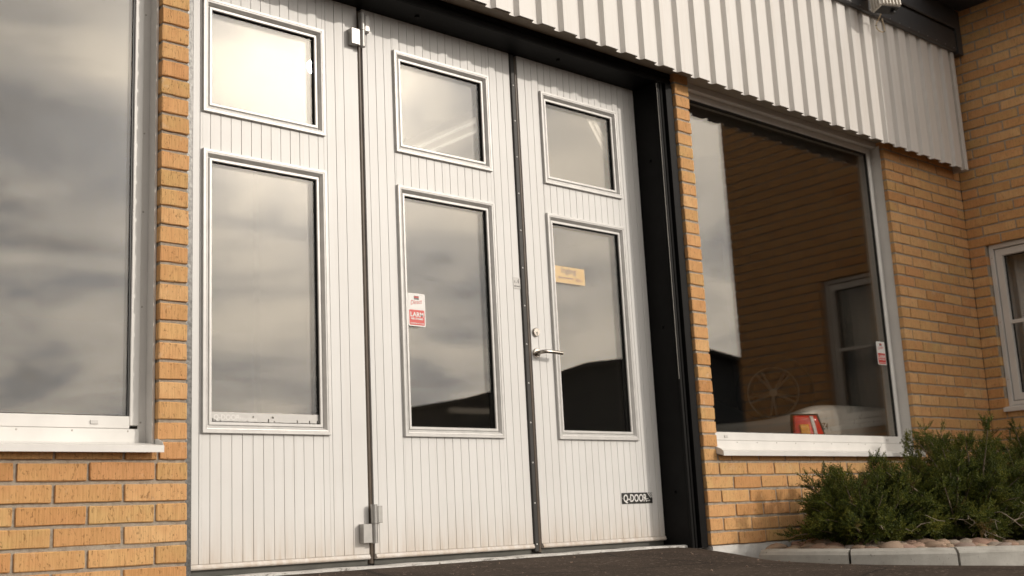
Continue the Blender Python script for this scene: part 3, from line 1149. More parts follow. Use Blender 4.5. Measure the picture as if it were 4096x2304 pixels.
def leaf(x0, x1, wx0, wx1, grooves, zt=2.612):
    lf = MB()
    z0 = 0.050
    # core behind the boards, with openings for the lights
    c0, c1 = wx0 + 0.030, wx1 - 0.030
    ya, yb = YD + 0.0042, YD + 0.046
    lf.box(x0, c0, ya, yb, z0 + 0.02, zt)
    lf.box(c1, x1, ya, yb, z0 + 0.02, zt)
    lf.box(c0, c1, ya, yb, z0 + 0.02, WZ[1][0] + 0.03)
    lf.box(c0, c1, ya, yb, WZ[1][1] - 0.03, WZ[0][0] + 0.03)
    lf.box(c0, c1, ya, yb, WZ[0][1] - 0.03, zt)
    L = lf.obj('door_leaf', 'door_paint', fd)
    xs = [x0] + list(grooves) + [x1]
    g = 0.0010
    for i in range(len(xs) - 1):
        a, b = xs[i] + (g if i else 0), xs[i + 1] - (g if i + 2 < len(xs) else 0)
        inside = b > wx0 + 0.004 and a < wx1 - 0.004
        zs = [(z0 + 0.021, zt)] if not inside else [(z0 + 0.021, WZ[1][0] + 0.004), (WZ[1][1] - 0.004, WZ[0][0] + 0.004), (WZ[0][1] - 0.004, zt)]
        if inside and (a < wx0 - 0.002 or b > wx1 + 0.002):
            zs = [(z0 + 0.021, zt)]
            if a < wx0:
                b2 = wx0 + 0.004
                for q0, q1 in ((z0 + 0.021, WZ[1][0] + 0.004), (WZ[1][1] - 0.004, WZ[0][0] + 0.004), (WZ[0][1] - 0.004, zt)):
                    if b - b2 > 0.004:
                        plank(L, b2, b, q0, q1)
                b = b2
            else:
                a2 = wx1 - 0.004
                for q0, q1 in ((z0 + 0.021, WZ[1][0] + 0.004), (WZ[1][1] - 0.004, WZ[0][0] + 0.004), (WZ[0][1] - 0.004, zt)):
                    if a2 - a > 0.004:
                        plank(L, a, a2, q0, q1)
                a = a2
        for q0, q1 in zs:
            plank(L, a, b, q0, q1)
    for z in WZ:
        light_frame(L, wx0, wx1, z[0], z[1])
    # bottom rail with a drip nose, rubber seal below
    mb = MB()
    mb.prism([(YD - 0.004, z0 + 0.020), (YD - 0.008, z0 + 0.017), (YD - 0.010, z0 + 0.002), (YD - 0.006, z0 - 0.001), (YD + 0.055, z0 - 0.001), (YD + 0.055, z0 + 0.020)], 'x', x0 + 0.002, x1 - 0.002)
    mb.prism([(YD - 0.013, z0 + 0.008), (YD - 0.013, z0 + 0.004), (YD - 0.008, z0 + 0.002), (YD - 0.008, z0 + 0.010)], 'x', x0 + 0.002, x1 - 0.002)
    mb.obj('bottom_rail', 'door_paint', L)
    mb = MB()
    mb.box(x0 + 0.003, x1 - 0.003, YD + 0.012, YD + 0.026, 0.0235, z0 - 0.0015)
    mb.obj('bottom_seal', 'seal_grey', L)
    return L


PLK = {}


def plank(parent, a, b, z0, z1):
    w = round(b - a, 4)
    h = round(z1 - z0, 4)
    key = (w, h)
    if key not in PLK:
        PLK[key] = MB().box(-w / 2, w / 2, 0, 0.0040, 0, h, min(0.0007, w / 4)).mesh('plank', 'door_paint')
    # paint uses object coordinates, so keep the mesh data unshared in height: offset by location only
    o = link('plank', PLK[key], parent, ((a + b) / 2, YD + random.uniform(-.0003, .0003), z0), 0.0)
    return o


P = 0.0482
l1 = leaf(0.012, 0.9565, 0.162, 0.765, [0.058, 0.105] + [0.153 + P * k for k in range(16)])
l2 = leaf(0.9865, 1.9205, 1.160, 1.7615, [1.012] + [1.059 + 0.0479 * k for k in range(18)])
l3 = leaf(1.9765, 2.884, 2.127, 2.7215, [2.0275 + 0.0480 * k for k in range(18)])
l1['label'] = 'left door leaf with a worn maker strip along its lower pane'
l2['label'] = 'middle door leaf with a red and white alarm sticker'
l3['label'] = 'right door leaf with the handle and the yellow sign'
# centre seals
mb = MB()
mb.tube([(0.9715, 0.226, 0.03), (0.9715, 0.226, 2.60)], 0.0135, 14)
mb.obj('rubber_seal', 'rubber_brown', l2)
box('seal_backing', 0.957, 0.986, 0.244, 0.262, 0.03, 2.606, 'rubber', l2)
mb = MB()
mb.prism([(1.9215, 0.204), (1.9255, 0.201), (1.946, 0.201), (1.951, 0.207), (1.951, 0.235), (1.9215, 0.235)], 'z', 0.035, 2.606)
sp = mb.obj('cover_strip', 'rubber', l2)
rv = MB().disc((0, 0), 0.0042, -0.0025, 0.0005, 10, 0.0015).mesh('rivet', 'sticker_white')
z = 2.433
while z > 0.05:
    link('rivet', rv, sp, (1.9345, 0.201, z))
    z -= 0.197
mb = MB()
mb.tube([(1.9640, 0.220, 0.03), (1.9640, 0.220, 2.60)], 0.0115, 12)
mb.obj('rubber_seal', 'rubber_brown', l3)
box('seal_backing', 1.952, 1.9755, 0.240, 0.262, 0.03, 2.606, 'rubber', l3)


def hinge(zb, zm, zt):
    # lower half on the left leaf, upper half on the middle leaf
    mb = MB()
    mb.box(0.903, 0.949, 0.174, 0.2095, zb, zm, 0.0015)
    mb.tube([(0.9665, 0.182, zb - 0.003), (0.9665, 0.182, zm - 0.001)], 0.0150, 20)
    mb.box(0.947, 0.957, 0.178, 0.194, zb, zm)
    mb.obj('hinge', 'alu_bare', l1)
    mb = MB()
    mb.box(0.984, 1.008, 0.176, 0.2095, zm + 0.003, zt - 0.004, 0.0015)
    mb.box(1.010, 1.013, 0.186, 0.2095, zm + 0.003, zt - 0.004)
    mb.tube([(0.9665, 0.182, zm + 0.001), (0.9665, 0.182, zt + 0.003)], 0.0150, 20)
    mb.box(0.976, 0.986, 0.178, 0.194, zm + 0.003, zt - 0.004)
    mb.obj('hinge', 'alu_bare', l2)


hinge(2.408, 2.486, 2.572)
hinge(0.118, 0.199, 0.278)

# lock and lever handle on the right leaf
mb = MB()
mb.disc((2.0085, 1.121), 0.0225, 0.1985, 0.2095, 32, 0.003)
lk = mb.obj('lock', 'steel_satin', l3)
mb = MB()
mb.disc((2.0085, 1.117), 0.0042, 0.1978, 0.1985, 14)
mb.box(2.0070, 2.0100, 0.1978, 0.1985, 1.103, 1.115)
mb.obj('keyhole', 'dark_hole', lk)
mb = MB()
mb.disc((2.005, 1.014), 0.0245, 0.1985, 0.2095, 32, 0.004)
hd = mb.obj('handle', 'chrome', l3)
mb = MB()
mb.tube([(2.005, 0.205, 1.014), (2.005, 0.180, 1.014), (2.006, 0.163, 1.0142), (2.012, 0.153, 1.0148), (2.022, 0.149, 1.0152), (2.06, 0.147, 1.0150), (2.10, 0.147, 1.0135), (2.128, 0.147, 1.0115)],
        [0.0115, 0.0105, 0.0105, 0.0105, 0.010, 0.0095, 0.0095, 0.0098], 16)
mb.obj('lever', 'steel_satin', hd)

# ------------------------------------------------------------------ stickers and signs


def alarm_sticker(x0, z0, y, label):
    s = empty('alarm_sticker', (x0 + 0.05, y, z0))
    tag(s, label, 'sticker', 'red and white alarm stickers')
    w, h = 0.101, 0.157
    mb = MB()
    rrect(mb, x0, x0 + w, z0, z0 + h, 0.007, y, y + 0.0025)
    mb.obj('plate', 'sticker_white', s)
    mb = MB()
    rrect(mb, x0 + 0.006, x0 + w - 0.006, z0 + 0.0055, z0 + 0.078, 0.005, y - 0.0004, y)
    mb.obj('red_field', 'sticker_red', s)
    f = y - 0.0008
    text('lettering', 'LARM', 0.0305, x0 + w / 2, f, z0 + 0.0455, 'sticker_white', s, 'CENTER', 1.02, 0, 0.0008)
    text('lettering', 'MED \u00c5TG\u00c4RD', 0.0112, x0 + w / 2, f, z0 + 0.0315, 'sticker_white', s, 'CENTER', 1.0, 0, 0.0005)
    text('lettering', 'LARMCENTRAL 0771-22 70 00', 0.0066, x0 + w / 2, f, z0 + 0.0115, 'sticker_white', s, 'CENTER', 0.93, 0, 0.00025)
    text('lettering', 'Direct', 0.0300, x0 + 0.0145, f, z0 + 0.1005, 'sticker_red', s, 'LEFT', 0.86, 0.30, -0.0001, -0.16)
    mb = MB()
    mb.box(x0 + 0.036, x0 + 0.0645, f, y - 0.0002, z0 + 0.1275, z0 + 0.1445)
    bx = mb.obj('emblem', 'ink_black', s)
    for i in range(3):
        MB().disc((x0 + 0.0415 + 0.0088 * i, z0 + 0.1390), 0.0042, f - 0.0004, f - 0.0001, 14).obj('red_dot', 'sticker_red', bx)
    text('lettering', 'SECURITAS', 0.0052, x0 + 0.05025, f - 0.0002, z0 + 0.1293, 'sticker_white', bx, 'CENTER', 0.98)
    mb = MB()
    for a, b, c, d in ((0.006, 0.0064, 0.084, 0.150), (w - 0.0064, w - 0.006, 0.084, 0.150), (0.008, w - 0.008, 0.0838, 0.0842), (0.008, w - 0.008, 0.1498, 0.1502)):
        mb.box(x0 + a, x0 + b, y - 0.0003, y, z0 + c, z0 + d)
    mb.obj('outline', 'sticker_grey', s)
    return s


alarm_sticker(1.2125, 1.0965, 0.2180, 'white sticker with a red LARM field on the middle door leaf pane')
alarm_sticker(5.030, 1.107, 0.1025, 'white sticker with a red LARM field at the edge of the right showroom window')

sg = empty('direction_sign', (2.29, 0.237, 1.41))
tag(sg, 'yellow sign reading Ing\u00e5ng 20m with an arrow behind the door glass', 'sign')
mb = MB()
mb.box(2.170, 2.4090, 0.2285, 0.2305, 1.406, 1.4955)
mb.obj('plate', 'sign_yellow', sg)
f = 0.2283
text('lettering', 'Ing\u00e5ng', 0.0440, 2.290, f, 1.4610, 'ink_grey', sg, 'CENTER', 0.98, 0, 0.0012)
text('lettering', '20m', 0.0270, 2.3605, f, 1.4215, 'ink_grey', sg, 'CENTER', 0.98, 0, 0.0005)
mb = MB()
mb.box(2.222, 2.3225, f - 0.0002, f, 1.4310, 1.4375)
mb.prism([(2.2065, 1.43425), (2.2235, 1.4430), (2.2235, 1.4255)], 'y', f - 0.0002, f)
mb.obj('arrow', 'ink_grey', sg)

st = empty('pictogram_sticker', (1.894, 0.209, 1.34))
tag(st, 'small grey torverk sticker with a tiny figure at the middle leaf edge', 'sticker')
mb = MB()
mb.box(1.8715, 1.9195, 0.2078, 0.2092, 1.337, 1.395)
mb.obj('plate', 'sticker_grey', st)
text('lettering', 'torverk', 0.0132, 1.8955, 0.2075, 1.3460, 'ink_black', st, 'CENTER', 0.95, 0, 0.0002)
mb = MB()
f = 0.2073
mb.tube([(1.9035, f, 1.3665), (1.9060, f, 1.3730), (1.9045, f, 1.3785), (1.9085, f, 1.3865)], 0.0011, 6)
mb.tube([(1.9060, f, 1.3730), (1.9105, f, 1.3655)], 0.0009, 6)
mb.tube([(1.8985, f, 1.3760), (1.9050, f, 1.3775), (1.9100, f, 1.3745)], 0.0008, 6)
mb.disc((1.9065, 1.3815), 0.0018, f - .0006, f, 10)
mb.tube([(1.8835, f, 1.3775), (1.8795, f, 1.3765), (1.8790, f, 1.3735), (1.8830, f, 1.3715), (1.8835, f, 1.3680), (1.8780, f, 1.3670)], 0.0008, 6)
mb.disc((1.8890, 1.3675), 0.0010, f - .0006, f, 8)
mb.disc((1.8935, 1.3680), 0.0010, f - .0006, f, 8)
mb.obj('figure', 'ink_black', st)

pq = empty('maker_plate', (2.68, 0.207, 0.25))
tag(pq, 'black maker plate lettered Q-DOOR low on the right door leaf', 'plate')
mb = MB()
mb.box(2.563, 2.800, 0.2070, 0.2090, 0.2475, 0.3045)
pp = mb.obj('plate', 'plate_black', pq)
text('lettering', 'Q-DOOR', 0.0545, 2.5725, 0.2066, 0.2580, 'sticker_white', pq, 'LEFT', 0.80, 0.06, 0.0013)
text('lettering', 'www', 0.0090, 2.7475, 0.2066, 0.2690, 'sticker_white', pq, 'LEFT', 1.0, 0, 0.0002)
text('lettering', '0431-15030', 0.0075, 2.7475, 0.2066, 0.2590, 'sticker_white', pq, 'LEFT', 0.9, 0, 0.0002)
for i in range(3):
    x = 2.760 + 0.013 * i
    MB().prism([(x, 0.3040), (x + 0.006, 0.3040), (x + 0.030, 0.2760), (x + 0.024, 0.2760)], 'y', 0.2063, 0.2069).obj('stripe', 'sticker_white', pq)
mb = MB()
screw(mb, 2.5665, 0.2068, 0.2765, 0.003)
mb.obj('screw', 'screw_zinc', pq)

# weathered strip along the bottom of the left leaf's lower pane, paint flaked off in places
ms = empty('maker_strip', (0.46, 0.23, 0.63))
tag(ms, 'flaking grey maker strip along the bottom of the left leaf pane', 'strip')
mb = MB()
x, cells = 0.2115, []
while x < 0.7140:
    w = 0.0055
    top = 0.6690 - 0.0010 * random.random()
    if 0.395 < x < 0.402 or 0.487 < x < 0.494:
        mb.box(x, x + w, 0.2226, 0.2238, 0.6300, 0.6470)
        mb.box(x, x + w, 0.2226, 0.2238, 0.6555, top)
    elif random.random() < 0.10:
        h = random.uniform(0.633, 0.648)
        mb.box(x, x + w, 0.2226, 0.2238, h, top)
    else:
        mb.box(x, x + w, 0.2226, 0.2238, 0.6300 + (0.002 * random.random()), top)
    x += w + 0.00002
mb.obj('film', 'sticker_grey', ms)
text('lettering', 'Q-DOOR', 0.0300, 0.2225, 0.2222, 0.6375, 'sticker_white', ms, 'LEFT', 0.95, 0, 0.0005)
text('lettering', 'Nordens', 0.0215, 0.3390, 0.2222, 0.6345, 'sticker_white', ms, 'LEFT', 1.05, 0, 0.0002)

# ------------------------------------------------------------------ wing window
wv = empty('casement_window', (6.35, -0.6, OZ0))
tag(wv, 'narrow white casement window in the shaded wing wall at the right edge', 'window')


def wbox(mb, x0, x1, y0, y1, z0, z1, bev=0.0015):
    mb.box(x0, x1, y0, y1, z0, z1, bev)


mb = MB()
wbox(mb, XW + 0.040, XW + 0.12, OY1 - 0.034, OY1 - 0.002, OZ0, OZ1)
wbox(mb, XW + 0.040, XW + 0.12, OY0 + 0.002, OY0 + 0.034, OZ0, OZ1)
wbox(mb, XW + 0.041, XW + 0.12, OY0 + 0.034, OY1 - 0.034, OZ1 - 0.034, OZ1 - 0.002)
wbox(mb, XW + 0.041, XW + 0.12, OY0 + 0.034, OY1 - 0.034, OZ0 + 0.012, OZ0 + 0.040)
fr = mb.obj('frame', 'white_trim', wv)
mb = MB()
for z in (OZ0 + 0.2, OZ0 + 0.62, OZ0 + 1.1):
    bmx = bmesh.new()
    bmesh.ops.create_cone(bmx, segments=10, radius1=0.004, radius2=0.003, depth=0.003, cap_ends=True)
    for q in bmx.verts:
        q.co = Vector((XW + 0.039 - q.co.z * 0.5, OY1 - 0.018 + q.co.x, z + q.co.y))
    mb = MB()
    mb.bm(bmx)
    mb.obj('screw', 'screw_zinc', fr)
mb = MB()
a, b, c, d = OY0 + 0.040, OY1 - 0.040, OZ0 + 0.046, OZ1 - 0.040
sw = 0.050
wbox(mb, XW + 0.055, XW + 0.11, b - sw, b, c, d)
wbox(mb, XW + 0.055, XW + 0.11, a, a + sw, c, d)
wbox(mb, XW + 0.056, XW + 0.11, a + sw, b - sw, d - sw, d)
wbox(mb, XW + 0.056, XW + 0.11, a + sw, b - sw, c, c + sw)
sh = mb.obj('sash', 'white_trim', wv)
mb = MB()
wbox(mb, XW + 0.060, XW + 0.085, a + sw, b - sw, 1.435, 1.462)
mb.obj('glazing_bar', 'white_trim', sh)
mb = MB()
mb.box(XW + 0.085, XW + 0.095, a + sw, b - sw, c + sw, d - sw)
MB().box(XW + 0.088, XW + 0.092, a + sw, b - sw, c + sw, d - sw).obj('pane', 'pane_glass', wv)
mb = MB()
mb.box(XW + 0.0845, XW + 0.0955, b - sw - 0.008, b - sw, c + sw, d - sw)
mb.box(XW + 0.0845, XW + 0.0955, a + sw + 0.008, b - sw - 0.008, d - sw - 0.008, d - sw)
mb.box(XW + 0.0845, XW + 0.0955, a + sw, a + sw + 0.008, c + sw, d - sw)
mb.obj('gasket', 'gasket', wv)
mb = MB()
mb.prism([(XW + 0.06, OZ0 + 0.012), (XW - 0.033, OZ0 - 0.006), (XW - 0.036, OZ0 - 0.009), (XW - 0.036, OZ0 - 0.036), (XW - 0.031, OZ0 - 0.036), (XW - 0.031, OZ0 - 0.012), (XW + 0.06, OZ0 + 0.004)], 'y', OY0 - 0.01, OY1 + 0.008)
mb.obj('sill', 'white_trim', wv)
# dim room behind it
struct(box('wing_room_wall', 6.95, 7.0, -1.95, 0.0, 0.2, 3.0, 'interior_wall'))
struct(box('wing_roof', 6.31, 9.0, -1.95, 0.0, 4.3, 4.4, 'beam_dark'))
struct(box('wing_end_wall', 6.59, 9.0, -1.96, -1.75, -0.4, 4.8, 'mortar'))
cu = MB()
vs, fs = [], []
for i in range(60):
    y = -1.0 + 0.85 * i / 59
    x = 6.55 + 0.02 * math.sin(i * 0.9) + 0.008 * math.sin(i * 2.3)
    vs += [(x, y, 0.85), (x, y, 2.05)]
for i in range(59):
    fs.append((2 * i, 2 * i + 2, 2 * i + 3, 2 * i + 1))
o = cu.add(vs, fs, True).obj('curtain', 'sticker_grey')
tag(o, 'pale hanging curtain behind the narrow casement window', 'curtain')
o.modifiers.new('cloth', 'SOLIDIFY').thickness = 0.002

# ------------------------------------------------------------------ floodlight on the roof edge
CABLE = [(4.96, -0.29, 3.52), (5.06, -0.18, 3.49), (5.045, -0.165, 3.455), (5.052, -0.16, 3.425), (5.088, -0.16, 3.412), (5.128, -0.16, 3.416), (5.158, -0.16, 3.436), (5.160, -0.155, 3.47), (5.155, -0.15, 3.525)]
fl = empty('floodlight', (5.13, -0.25, 3.55))
tag(fl, 'ribbed metal floodlight on a bracket at the roof edge with a looped cable', 'floodlight')
mb = MB()
rot = Matrix.Translation((4.965, -0.30, 3.485)) @ Matrix.Rotation(math.radians(-24), 4, 'Z') @ Matrix.Rotation(math.radians(-7), 4, 'X')
tmp = MB()
tmp.box(-0.078, 0.078, -0.055, 0.055, 0.0, 0.30, 0.006)
for i in range(6):
    x = -0.066 + 0.0264 * i
    tmp.box(x - 0.005, x + 0.005, -0.068, -0.053, 0.006, 0.295, 0.002)
for i in range(4):
    y = -0.045 + 0.03 * i
    tmp.box(-0.090, -0.076, y - 0.005, y + 0.005, 0.006, 0.295, 0.002)
mb.add([(rot @ Vector(q))[:] for q in tmp.v], tmp.f)
mb.obj('housing', 'lamp_housing', fl)
mb = MB()
tmp = MB()
tmp.box(-0.07, 0.07, -0.046, 0.046, -0.004, 0.001)
mb.add([(rot @ Vector(q))[:] for q in tmp.v], tmp.f)
tmp = MB()
tmp.tube([(0.045, 0.0, 0.0), (0.045, 0.0, -0.022)], 0.016, 12)
mb.add([(rot @ Vector(q))[:] for q in tmp.v], tmp.f)
mb.obj('bottom_cap', 'gasket', fl)
mb = MB()
mb.tube([(4.965, -0.136, 3.62), (4.955, -0.16, 3.62), (4.945, -0.20, 3.61), (4.935, -0.245, 3.66), (4.945, -0.27, 3.69)], 0.011, 10)
mb.box(4.945, 4.985, -0.146, -0.1385, 3.575, 3.665, 0.002)
mb.obj('bracket', 'steel_black', fl)
mb = MB()
ctl = CABLE
cpts = []
for i in range(len(ctl) - 1):
    for k in range(3):
        q0 = Vector(ctl[max(i - 1, 0)])
        q1, q2 = Vector(ctl[i]), Vector(ctl[i + 1])
        q3 = Vector(ctl[min(i + 2, len(ctl) - 1)])
        u_ = k / 3
        cpts.append(0.5 * ((2 * q1) + (q2 - q0) * u_ + (2 * q0 - 5 * q1 + 4 * q2 - q3) * u_ ** 2 + (3 * q1 - q0 - 3 * q2 + q3) * u_ ** 3))
cpts.append(Vector(ctl[-1]))
mb.tube(cpts, 0.0042, 8)
cb = mb.obj('cable', 'cable_sheath', fl)
for i in (7, 16):
    a, b = Vector(cpts[i]), Vector(cpts[i + 1])
    MB().tube([a, a + (b - a) * 0.35], 0.007, 8).obj('cable_tie', 'gasket', cb)

# ------------------------------------------------------------------ planting bed, kerb, stones
KC, KR = (4.50, -0.02), 1.09      # arc centre and inner-edge radius of the kerb


def kz(a):      # kerb top height along the arc (a: 0 at the wall, 1 facing straight out)
    return -0.024 - 0.050 * a


kb = empty('kerb', (4.0, -0.8, -0.05))
struct(kb)
angs = [183, 207, 233, 256.5, 283, 310]
prof_k = [(-0.095, -0.16), (-0.095, -0.012), (-0.088, 0.0), (-0.020, 0.0), (0.004, -0.012), (0.016, -0.030), (0.024, -0.16)]
for s in range(len(angs) - 1):
    a0, a1 = angs[s] + 0.32, angs[s + 1] - 0.32
    mb = MB()
    rings = []
    m = 9
    dzs = random.uniform(-0.002, 0.002)
    for i in range(m + 1):
        a = math.radians(a0 + (a1 - a0) * i / m)
        q = min(1.2, max(0.0, (math.degrees(a) - 180) / 80))
        sc_ = 0.985 if i in (0, m) else 1.0
        rings.append([(KC[0] + (KR + 0.10 + u * sc_) * math.cos(a), KC[1] + (KR + 0.10 + u * sc_) * math.sin(a), kz(q) + w - (0.0015 if i in (0, m) else 0) + dzs) for u, w in prof_k])
    np_ = len(prof_k)
    vs = [p for r in rings for p in r]
    fs = [(i * np_ + k, i * np_ + k + 1, (i + 1) * np_ + k + 1, (i + 1) * np_ + k) for i in range(m) for k in range(np_ - 1)]
    mb.add(vs, fs, False)
    mb.add(rings[0], [tuple(range(np_))])
    mb.add(rings[-1], [tuple(range(np_))])
    mb.obj('kerb_stone', 'concrete', kb)

bed = MB()
vs, fs = [], []
m1, m2 = 30, 50
for i in range(m2 + 1):
    a = math.radians(180 + 140 * i / m2)
    q = min(1.2, max(0.0, (math.degrees(a) - 180) / 80))
    for j in range(m1 + 1):
        r = 1.10 * j / m1
        x, y = KC[0] + r * math.cos(a), KC[1] + r * math.sin(a)
        vs.append((x, min(y, -0.005), kz(q) - 0.035 + 0.012 * math.sin(x * 9) * math.cos(y * 11) + 0.02 * (1 - r)))
for i in range(m2):
    for j in range(m1):
        a = i * (m1 + 1) + j
        fs.append((a, a + 1, a + m1 + 2, a + m1 + 1))
b_ = len(vs)
vs += [(4.4, -0.004, -0.05), (6.27, -0.004, -0.05), (6.27, -1.0, -0.10), (4.4, -1.0, -0.10)]
fs.append((b_, b_ + 1, b_ + 2, b_ + 3))
bedo = struct(bed.add(vs, fs, True).obj('planting_bed', 'soil'))

ST = []
for s in range(6):
    rr = random.Random(100 + s)
    bm = bmesh.new()
    bmesh.ops.create_icosphere(bm, subdivisions=2, radius=1.0)
    ax = [Vector((rr.gauss(0, 1), rr.gauss(0, 1), rr.gauss(0, 1))).normalized() for _ in range(7)]
    for q in bm.verts:
        d = q.co.normalized()
        k_ = 1.0
        for a in ax:
            dd = d.dot(a)
            if dd > 0.72:
                k_ -= (dd - 0.72) * 0.75
        q.co = d * (k_ + 0.04 * math.sin(d.x * 5 + s) * math.cos(d.y * 4))
    mb = MB()
    mb.bm(bm)
    mb.sm = [True] * len(mb.f)
    ST.append(mb.mesh('stone', 'field_stone'))
cnt = 0
placed = []
for ring, (r0, num) in enumerate(((1.035, 26), (0.925, 22), (0.80, 18))):
    for i in range(num):
        a = math.radians(184 + (112) * (i + 0.5 * (ring % 2)) / num + random.uniform(-1, 1))
        L = random.uniform(0.035, 0.078)
        if random.random() < 0.25:
            L *= 1.3
        r = r0 + random.uniform(-0.03, 0.02)
        x, y = KC[0] + r * math.cos(a), KC[1] + r * math.sin(a)
        if y > -0.07:
            continue
        q = min(1.2, max(0.0, (math.degrees(a) - 180) / 80))
        o = link('stone', random.choice(ST), bedo)
        o.scale = (L, L * random.uniform(0.55, 0.8), L * random.uniform(0.34, 0.50))
        o.rotation_euler = (random.uniform(-.15, .15), random.uniform(-.15, .15), a + math.pi / 2 + random.uniform(-.6, .6))
        o.location = (x, y, kz(q) - 0.010 + random.uniform(-0.006, 0.008) + 0.010 * ring)

# ------------------------------------------------------------------ junipers


def sprig_template(rs, nn=10):
    v, f = [], []
    for i in range(nn):
        tt = 0.04 + 0.96 * i / nn
        ang = i * 2.4 + rs.uniform(-.4, .4)
        ln = 0.34 * (1.1 - 0.5 * tt) * rs.uniform(0.8, 1.2)
        d = Vector((math.cos(ang) * 0.60, math.sin(ang) * 0.60, 0.8)).normalized()
        s = Vector((-math.sin(ang), math.cos(ang), 0))
        b = Vector((0.05 * math.sin(tt * 4), 0.04 * math.cos(tt * 5), tt))
        w = 0.058
        k = len(v)
        v += [b, b + d * ln * 0.5 - s * w, b + d * ln, b + d * ln * 0.5 + s * w]
        f += [(k, k + 1, k + 2, k + 3)]
    k = len(v)
    v += [Vector((-0.02, 0, 0)), Vector((0.02, 0, 0)), Vector((0, 0, 1.05))]
    f += [(k, k + 1, k + 2)]
    return np.array([q[:] for q in v]), f


def juniper(base, rx, ry, rz, nbr, seed, label, lean=(0, 0), dens=1.0, dead=6):
    rs = random.Random(seed)
    bx, by, bz = base
    root = empty('juniper_bush', base)
    tag(root, label, 'bush', 'junipers in the planting bed')
    tw = MB()
    sprigs = []
    for b in range(nbr):
        az = rs.uniform(0, 2 * math.pi)
        el = math.radians(rs.choice([rs.uniform(0, 22), rs.uniform(10, 40), rs.uniform(28, 68)]))
        dirv = Vector((math.cos(az) * math.cos(el), math.sin(az) * math.cos(el), math.sin(el)))
        tip = Vector((dirv.x * rx, dirv.y * ry, dirv.z * rz)) * rs.uniform(0.50, 0.98)
        if rs.random() < 0.10:
            tip *= 1.15
        tip += Vector((lean[0] * dirv.z, lean[1] * dirv.z, 0.02))
        start = Vector((bx + rs.uniform(-.3, .3) * rx, by + rs.uniform(-.15, .15) * ry, bz))
        end = start + tip + Vector((0, 0, rs.uniform(-0.02, 0.05)))
        mid = start + tip * 0.5 + Vector((0, 0, rz * rs.uniform(-0.05, 0.22)))
        pts = []
        for i in range(9):
            q = i / 8
            pts.append((1 - q) ** 2 * start + 2 * q * (1 - q) * mid + q * q * end)
        for p in pts:
            p.y = min(p.y, -0.03 - 0.02 * rs.random())
            p.x = min(p.x, 6.20)
        tw.tube(pts, [0.008 * (1 - 0.85 * i / 8) * (0.6 + rz) for i in range(9)], 5)
        # side shoots carry the foliage in flat plumes
        nsh = int(10 + tip.length * 34 * dens)
        for s in range(nsh):
            q = 0.12 + 0.88 * rs.random() ** 0.8
            i = min(7, int(q * 8))
            p = pts[i].lerp(pts[i + 1], q * 8 - i)
            tan = (pts[i + 1] - pts[i]).normalized()
            side = Vector((rs.gauss(0, 1), rs.gauss(0, 1), rs.gauss(0, 0.7) + 0.15))
            side = (side - tan * side.dot(tan)).normalized()
            d = (tan * rs.uniform(0.5, 1.1) + side * rs.uniform(0.35, 0.9) + Vector((0, 0, 0.12))).normalized()
            SL = rs.uniform(0.05, 0.13) * (1.1 - 0.45 * q)
            m = 4 + int(SL * 62)
            perp = d.cross(Vector((rs.gauss(0, 1), rs.gauss(0, 1), rs.gauss(0, 1)))).normalized()
            for j in range(m):
                tt = (j + 0.3) / m
                dd = (d + perp * (0.75 if j % 2 else -0.75) * (1 - 0.6 * tt) * rs.uniform(0.6, 1.1) + Vector((rs.gauss(0, .15), rs.gauss(0, .15), rs.gauss(0, .15)))).normalized()
                sprigs.append((p + d * SL * tt, dd, rs.uniform(0.028, 0.050) * (1.15 - 0.4 * tt), rs.uniform(0, 6.28)))
            sprigs.append((p + d * SL * 0.9, d, 0.04, rs.uniform(0, 6.28)))
    tw.obj('branches', 'bark', root)['kind'] = 'stuff'
    temps = [sprig_template(rs) for _ in range(4)]
    n4 = [np.array([f for f in tf if len(f) == 4]) for _, tf in temps]
    n3 = [np.array([f for f in tf if len(f) == 3]) for _, tf in temps]
    nv = len(temps[0][0])
    P_ = np.array([q[0][:] for q in sprigs])
    D = np.array([q[1][:] for q in sprigs])
    LL = np.array([q[2] for q in sprigs])
    ro = np.array([q[3] for q in sprigs])
    ref = np.where(np.abs(D[:, 2:3]) < 0.9, np.array([[0, 0, 1.0]]), np.array([[1.0, 0, 0]]))
    A = np.cross(D, ref)
    A /= np.linalg.norm(A, axis=1, keepdims=True)
    Bv = np.cross(D, A)
    E1 = A * np.cos(ro)[:, None] + Bv * np.sin(ro)[:, None]
    E2 = np.cross(D, E1)
    R_ = np.stack([E1, E2, D], axis=2)
    kind = np.arange(len(sprigs)) % 4
    TV = np.stack([tv for tv, _ in temps])[kind]
    V = np.einsum('nij,nkj->nki', R_, TV * LL[:, None, None]) + P_[:, None, :]
    V[:, :, 1] = np.minimum(V[:, :, 1], -0.012)
    off = (np.arange(len(sprigs)) * nv)[:, None, None]
    Q = (np.stack(n4)[kind] + off).reshape(-1, 4)
    T3 = (np.stack(n3)[kind] + off).reshape(-1, 3)
    me = bpy.data.meshes.new('foliage')
    me.vertices.add(V.shape[0] * nv)
    me.vertices.foreach_set('co', V.reshape(-1).astype(np.float32))
    me.loops.add(Q.size + T3.size)
    me.loops.foreach_set('vertex_index', np.concatenate([Q.reshape(-1), T3.reshape(-1)]).astype(np.int32))
    me.polygons.add(len(Q) + len(T3))
    me.polygons.foreach_set('loop_start', np.concatenate([np.arange(len(Q)) * 4, Q.size + np.arange(len(T3)) * 3]).astype(np.int32))
    me.update(calc_edges=True)
    me.materials.append(M['juniper_leaf'])
    link('foliage', me, root)['kind'] = 'stuff'
